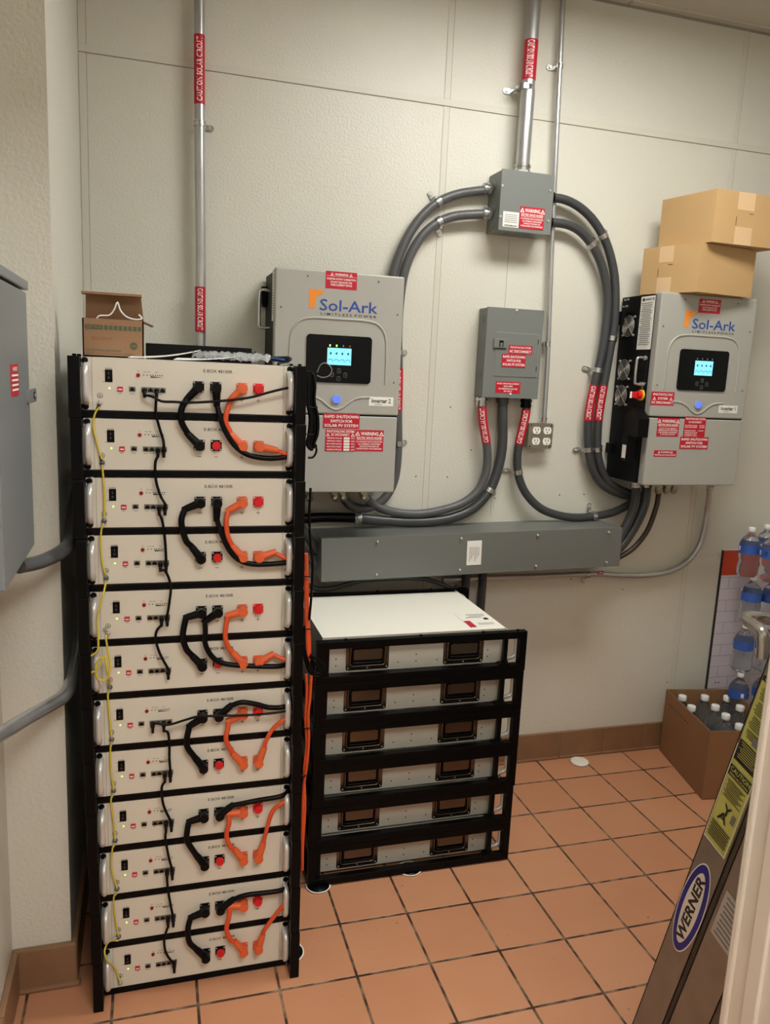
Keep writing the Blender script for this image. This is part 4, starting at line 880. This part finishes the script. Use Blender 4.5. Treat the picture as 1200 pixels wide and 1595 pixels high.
# ------------------------------------------------------------------ cartons on Inverter 1
def carton(label, cs, z0, z1, mt, tapes, group=None):
    """cs: four floor-plan corners anticlockwise, from the front-left one"""
    c = sum((V((x, y, 0)) for x, y in cs), V())/4; t = thing('cardboard_carton', label, 'box', (c.x, c.y, z0), group)
    MB().prism([(x, y) for x, y in cs], (0, 0, z0), X, Y, (0, 0, z1-z0), mt).build('carton_body', t)
    for (i, u, wd) in tapes:
        a, b = V((*cs[i], 0)), V((*cs[(i+1) % 4], 0)); d = (b-a).normalized(); nn = V((d.y, -d.x, 0)); p = a.lerp(b, u)
        h = z1-z0; mb = MB()
        for e0, e1 in ((z1-h*.34, z1), (z0, z0+h*.34)): mb.prism([(-wd/2, 0), (wd/2, 0), (wd/2, e1-e0), (-wd/2, e1-e0)], p+V((0, 0, e0)), d, Z, nn*.0006, TAPE)
        mb.prism([(-wd/2, 0), (-wd/2+.0015, 0), (-wd/2+.0015, .03), (-wd/2, .03)], p+V((0, 0, z0+h*.36)), d, Z, nn*.0008, PRINT)
        mb.prism([(wd/2-.02, 0), (wd/2, 0), (wd/2, .0015), (wd/2-.02, .0015)], p+V((0, 0, z0+h*.6)), d, Z, nn*.0008, PRINT)
        q = (V((*cs[(i+2) % 4], 0))+V((*cs[(i+3) % 4], 0)))/2
        mb.build('packing_tape', t)
    return t
ZI = 1.232+IH
carton('tan sealed carton resting directly on top of Inverter 1', [(2.60, -.315), (2.872, -.275), (2.787, -.05), (2.515, -.09)], ZI+.001, ZI+.171, CARD, [(3, .42, .06)])
carton('upper tan sealed carton stacked crookedly on the lower carton', [(2.625, -.335), (2.925, -.325), (2.875, -.08), (2.575, -.09)], ZI+.173, ZI+.353, CARD, [(0, .44, .075)])
# ------------------------------------------------------------------ bottle crate of cardboard
def bottle_proto(lab_band):
    t = thing('plastic_bottle', '', 'bottle'); R = .046 if lab_band else .040; H = .235
    prof = [(.0, .004), (.020, .0), (R-.007, .002), (R, .012), (R, .05), (R-.004, .068), (R-.005, .078), (R, .09), (R, .155), (R-.003, .167), (R*.74, .184), (R*.42, .200), (.0155, .206), (.0125, .212), (.0125, .222)]
    MB().lathe(prof, (0, 0, 0), PET, 20).build('bottle_body', t)
    MB().lathe([(0, .214), (.0155, .214), (.0158, .219), (.0155, .234), (.014, .2355), (0, .2355)], (0, 0, 0), CAPW, 18).build('cap', t)
    if lab_band:
        mb = MB(); mb.lathe([(R+.0006, .112), (R+.0006, .156)], (0, 0, 0), BLABEL, 24)
        for a0 in (200, 245, 290):
            a = math.radians(a0); d = V((math.cos(a), math.sin(a), 0)); mb.prism(rr(.014, .022, .001, 1), d*(R+.0007)+V((0, 0, .134)), V((-d.y, d.x, 0)), Z, d*.0006, W_ if a0 != 245 else NAVY)
        mb.build('label_band', t)
    return t
# brown open carton on the floor
k0 = V((2.795, -.438, 0)); k1 = V((2.885, -.035, 0)); k2 = k0+V((.30, -.05, 0)); BH = .29
k3 = k1+(k2-k0)
t = thing('bottle_carton', 'open brown cardboard carton full of capped bottles on the floor in the corner', 'box', ((k0.x+k3.x)/2, (k0.y+k3.y)/2, 0))
mb = MB()
def wallp(a, b, z0, z1, th, mt):
    a, b = V((a.x, a.y, 0)), V((b.x, b.y, 0)); d = (b-a).normalized(); n = V((-d.y, d.x, 0))*th
    mb.prism([(0, z0), (1, z0), (1, z1), (0, z1)], a, b-a, Z, n, mt)
k1 = V((k1.x, k1.y, 0)); wallp(k1, k0, 0, BH, .004, CARDB); wallp(k0, k2, 0, BH, .004, CARDB); wallp(k2, k3, 0, BH, .004, CARDB); wallp(k3, k1, 0, BH, .004, CARDB)
mb.prism([(p.x, p.y) for p in (k0, k2, k3, k1)], (0, 0, .001), X, Y, (0, 0, .003), CARDB)
n_ = (k1-k0).normalized(); sd = V((n_.y, -n_.x, 0))
for u in range(9):
    p = k0.lerp(k1, .45+.055*u); mb.box(p+V((-.0012, -.006, .235-.012*u*0+.001)), p+V((-.0, .006, .240)), mat('carton_dark_print', (96, 60, 36), .7))
mb.build('carton_body', t)
bp_ = bottle_proto(True); bpn = bottle_proto(False); first = {True: True, False: True}
def put_bottle(loc, lab, group, band=True, rot=0, scale=1):
    p = bp_ if band else bpn
    if first[band]: first[band] = False; o = p; o.location = loc; o['label'] = lab
    else: o = dup(p, loc, lab)
    o['group'] = group; o.rotation_euler = (0, 0, rot); o.scale = (scale,)*3
    return o
BT = .2355*1.18
caps = [(1064, 1083, 'back left corner'), (1099, 1083, 'back row, next to the corner bottle'), (1134, 1084, 'back row, right'), (1078, 1099, 'along the left side'), (1115.5, 1098, 'in the middle'), (1154, 1099, 'far right beside the ladder'), (1131.5, 1112, 'nearest the front edge'), (1153, 1128, 'half hidden by the ladder')]
BT2 = .272
for i, (a, b, wh) in enumerate(caps):
    q = at(a, b, BT2, 2); put_bottle(V((q.x, q.y, .006)), 'clear white-capped bottle in the open brown carton, %s' % wh, 'capped bottles in the open brown carton', False, .4*i, (BT2-.006)/.2355)
# ------------------------------------------------------------------ wall panel poster and bottle stack
t = thing('printed_panel', 'printed panel with an orange band over white brick pattern, against the back wall', 'poster', (3.3, 0, 0))
PX0 = 3.121
mb = MB(); mb.box((PX0, -.010, .125), (3.62, 0, .908), PWHITE); mb.build('board', t)
MB().box((PX0-.004, -.0115, .125), (PX0, 0, .908), PRINT).build('edge_strip', t)
mb = MB(); mb.box((PX0, -.0108, .795), (3.62, -.0098, .908), POST)
for r_i in range(13):
    z = .795-.012-.052*r_i
    if z < .13: break
    mb.box((PX0, -.0106, z), (3.62, -.0099, z+.0022), PLINE)
    for c_i in range(5):
        x = PX0+.045+.12*c_i+(.06 if r_i % 2 else 0); mb.box((x, -.0106, max(z-.05, .126)), (x+.002, -.0099, z), PLINE)
for a in (1121, 1126): p = at(a-6, 1063, -.011); mb.cyl(p, p-Y*.001, .003, PRINT, 8)
mb.build('brick_print', t)
tag(MB().box((3.20, -.33, 0), (3.52, -.015, .174), CARDB, .003).build('cardboard_carton'), 'closed brown carton under the bottle stack, behind the open carton', 'box')
BS = .213/.2355
def bx(px, py, y): return at(px, py, y).x
rows = [(.176, [(bx(1152, 1070, -.14), -.14), (bx(1188, 1075, -.15), -.15), (bx(1210, 1080, -.24), -.24)], 'bottom layer'), (.391, [(bx(1160, 995, -.12), -.12), (bx(1194, 1000, -.14), -.14), (bx(1225, 1000, -.15), -.15)], 'third layer from the top'),
        (.606, [(bx(1171, 930, -.11), -.11), (bx(1203, 930, -.14), -.14), (bx(1235, 930, -.15), -.15)], 'second layer from the top'), (.821, [(bx(1168, 856, -.12), -.12), (bx(1193, 850, -.07), -.07), (bx(1200, 875, -.21), -.21)], 'top layer')]
PO = [', leftmost', ', middle', ', rightmost']
for z, L, nm in rows:
    for i, (x, y) in enumerate(L): put_bottle(V((x, y, z)), 'clear bottle, blue label, corner stack %s%s' % (nm, PO[i]), 'bottles stacked in the corner', True, .7*i+z*5, BS)
# ------------------------------------------------------------------ left cabinet and its conduits
QX = .47
t = thing('wall_cabinet', 'grey electrical cabinet on the left wall, cut by the left edge of the photo', 'cabinet', (XL, -1.2, 1.2))
yf, yn = at(40, 440, QX, 0).y, at(8, 912, QX, 0).y; zt, zb = 1.762, 1.222
mb = MB(); mb.box((XL, yn, zb), (QX-.012, yf, zt-.006), CAB, .003); mb.build('cabinet_body', t)
MB().box((QX-.014, yn-.002, zb-.002), (QX, yf+.001, zt-.022), CAB, .003).build('door', t)
MB().box((XL, yn-.012, zt-.018), (QX+.004, yf+.004, zt), CAB, .002).build('rain_lid', t)
q = at(46, 617, QX, 0); MB().prism(rr(.12, .028, .008), (QX+.0, yf+.020, q.z), Y, Z, (.003, 0, 0), CAB).cyl((QX+.003, yf+.045, q.z), (QX+.0045, yf+.045, q.z), .008, BLK2, 12).cyl((QX+.004, yf+.045, q.z), (QX+.006, yf+.045, q.z), .004, SCREW, 12).build('hasp', t)
q = at(22.5, 592, QX, 0); sticker(t, 'warning_label', (QX, q.y, q.z), Y, Z, .085, .058, RED, [('WARNING', 0, .35, .6, .14, W_)]+[('#', 0, .15-.15*i, .8, .06, W_) for i in range(4)])
path = [at(30, 882, -1.06), at(60, 876, -1.0), at(88, 864, -.95), at(106, 850, -.915), V((.522, -.84, 1.19)), V((.520, -.7, 1.24)), V((.52, -.5, 1.3))]
conduit('flexible_conduit', 'grey flexible conduit from the left cabinet curving behind the tall rack', 'conduit', path, .016, LT)
path = [at(-30, 1160, -1.25), at(5, 1141, -1.12), at(45, 1117, -1.02), at(80, 1097, -.95), at(103, 1080, -.91), V((.519, -.82, .84)), V((.519, -.6, .88))]
conduit('steel_conduit', 'shiny steel conduit rising along the left wall, low, going behind the tall rack', 'conduit', path, .0165, EMT)
# ------------------------------------------------------------------ ladder
LX = 1.83
t = thing('step_ladder', 'folded aluminium step ladder leaning behind the door jamb', 'ladder', (LX+.2, -1.45, 0))
def lp(px, py): q = at(px, py, LX, 0); return q
e0, e1 = lp(985, 1595), lp(1195, 1030); u = (e1-e0); u = V((0, u.y, u.z)).normalized(); bk = V((0, -u.z, u.y))      # bk: towards the camera
base = e0-u*(e0.z/u.z); wd = ((lp(1033, 1595)-e0).dot(bk)); LL = 1.95
w2 = (lp(1110, 1595)-lp(1037, 1595)).dot(bk)
def rail(o, w, x, L, th=.028, s=1):
    mb = MB(); o = V(o)
    P_ = lambda a, b, c: V((x+c, 0, 0))+V((0, o.y, o.z))+u*a+bk*b
    def slab(b0, b1, c0, c1): mb.add([P_(a, b, c) for a in (0.0, L) for b in (b0, b1) for c in (c0, c1)], [(0, 1, 3, 2), (4, 6, 7, 5), (0, 4, 5, 1), (2, 3, 7, 6), (0, 2, 6, 4), (1, 5, 7, 3)], ALUL)
    slab(0, w, 0, .0025); slab(0, .0025, 0, th*s); slab(w-.0025, w, 0, th*s)
    return mb
o1 = base; o2 = base+bk*(wd+.012); 
rail(o1, wd, LX, LL).build('front_rail', t); rail(o2, w2*.9, LX, LL-.05).build('rear_rail', t)
rail(o1, wd, LX+.42, LL, s=-1).build('front_rail', t); rail(o2, w2*.9, LX+.42, LL-.05, s=-1).build('rear_rail', t)
for k in range(5):
    a = .28+.31*k; c = V((LX, o1.y, o1.z))+u*a+bk*(wd*.5); MB().box(c+V((.003, -.035, -.012)), c+V((.417, .035, .012)), ALUL, .003).build('step', t)
c = V((LX, o1.y, o1.z))+u*(LL-.01)+bk*wd; MB().box(c+V((-.01, -.09, -.03)), c+V((.43, .07, .03)), ALUL, .006).build('top_cap', t)
MB().box(V((LX-.004, o1.y-wd-.004, .0)), V((LX+.03, o1.y+.004, .03)), BLK2, .003).build('rubber_foot', t)
# labels on the rail
def on_rail(px, py): q = lp(px, py)-V((LX, o1.y, o1.z)); return q.dot(u), q.dot(bk)
def rail_quad(name, a0, a1, b0, b1, bg, lines, off=0, label=None):
    o = V((LX-.0006-off, o1.y, o1.z))+u*((a0+a1)/2)+bk*((b0+b1)/2); return sticker(t, name, o, bk, u, abs(b1-b0), abs(a1-a0), bg, lines, label)
aY0, _ = on_rail(1104, 1305); aY1, _ = on_rail(1190, 1048); am, _ = on_rail(1135, 1205); aM2, _ = on_rail(1150, 1160)
hY = aY1-aY0
ln = [('#', 0, .01+.0*i, .9, .006, PRINT) for i in range(1)]
yl = [('#', 0, .485, 1, .03, PRINT), ('CAUTION', 0, .485, .8, .02, YLAB)]
random.seed(3)
for i in range(26): yl.append(('#', -.04+.03*random.random(), .45-.0115*i, .78-.18*random.random(), .0042, PRINT if i % 7 else YLAB))
yl += [('#', .1, .17, .3, .05, GPRINT), ('#', 0, .07, .94, .12, PRINT)]+[('#', -.02*(i % 2), .12-.012*i, .78-.1*(i % 3), .0035, YLAB) for i in range(8)]
yl += [('#', 0, -.055, .94, .062, PRINT), ('CAUTION', 0, -.043, .86, .026, YLAB), ('PRECAUCION', 0, -.072, .8, .014, YLAB)]
for i in range(10): yl.append(('#', -.03*(i % 3), -.108-.0105*i, .78-.12*(i % 3), .004, PRINT))
yl += [('Y', .0, -.265, .34, .06, PRINT), ('A', -.08, -.315, .40, .055, PRINT), ('#', .3, -.28, .16, .05, GPRINT)]
for i in range(8): yl.append(('#', 0, -.375-.0125*i, .84-.06*(i % 2), .006, PRINT))
yl += [('#', 0, -.493, 1, .008, PAPER), ('#', .485, -.2, .03, .6, PAPER), ('#', -.485, -.2, .03, .6, PAPER)]
rail_quad('safety_label', aY0, aY1, wd*.08, wd*.93, YLAB, yl, 0, 'yellow safety instruction label')
ac, bc = on_rail(1073, 1409)
mb = MB(); c = V((LX-.0006, o1.y, o1.z))+u*ac+bk*(wd*.5); a_t = on_rail(1091, 1343)[0]; a_b = on_rail(1052, 1478)[0]; hl = (a_t-a_b)/2*1.05
el = lambda sx, sy: [(sx*math.cos(k*math.pi/20), sy*math.sin(k*math.pi/20)) for k in range(40)]
mb.prism(el(wd*.47, hl), c, bk, u, (-.0006, 0, 0), W_); mb.prism(el(wd*.44, hl*.97), c-X*.0007, bk, u, (-.0004, 0, 0), OBLUE); mb.prism(el(wd*.29, hl*.80), c-X*.0012, bk, u, (-.0004, 0, 0), PAPER)
mb.text('WERNER', c-X*.0018, u, -bk, hl*1.46, wd*.32, PRINT, .035); mb.build('badge', t)
ac, _ = on_rail(1130, 1415); cc_ = V((LX-.0006, o2.y, o2.z))+u*(ac-.02)+bk*(w2*.42)
sticker(t, 'rear_label', cc_, bk, u, w2*.6, .12, mat('faded_grey_label', (186, 184, 180), .5), [('#', .05*(i % 2), .4-.1*i, .75, .03, GPRINT) for i in range(9)])
hz = lp(1188, 985).z
h0 = at(1190, 1020, LX+.01, 0)
MB().tube([at(1188, 1025, LX+.008, 0), at(1189, 1000, LX+.008, 0), at(1187, 985, LX+.01, 0), at(1175, 974, LX+.03, 0), at(1163, 966, LX+.05, 0), at(1166, 960, LX+.09, 0), at(1185, 961, LX+.13, 0), at(1215, 966, LX+.17, 0)], .0115, mat('worn_chrome_tube', (178, 172, 164), .25, metal=.9), 12).build('handrail_tube', t)
# top-level empties were measured in the room: nothing else to place
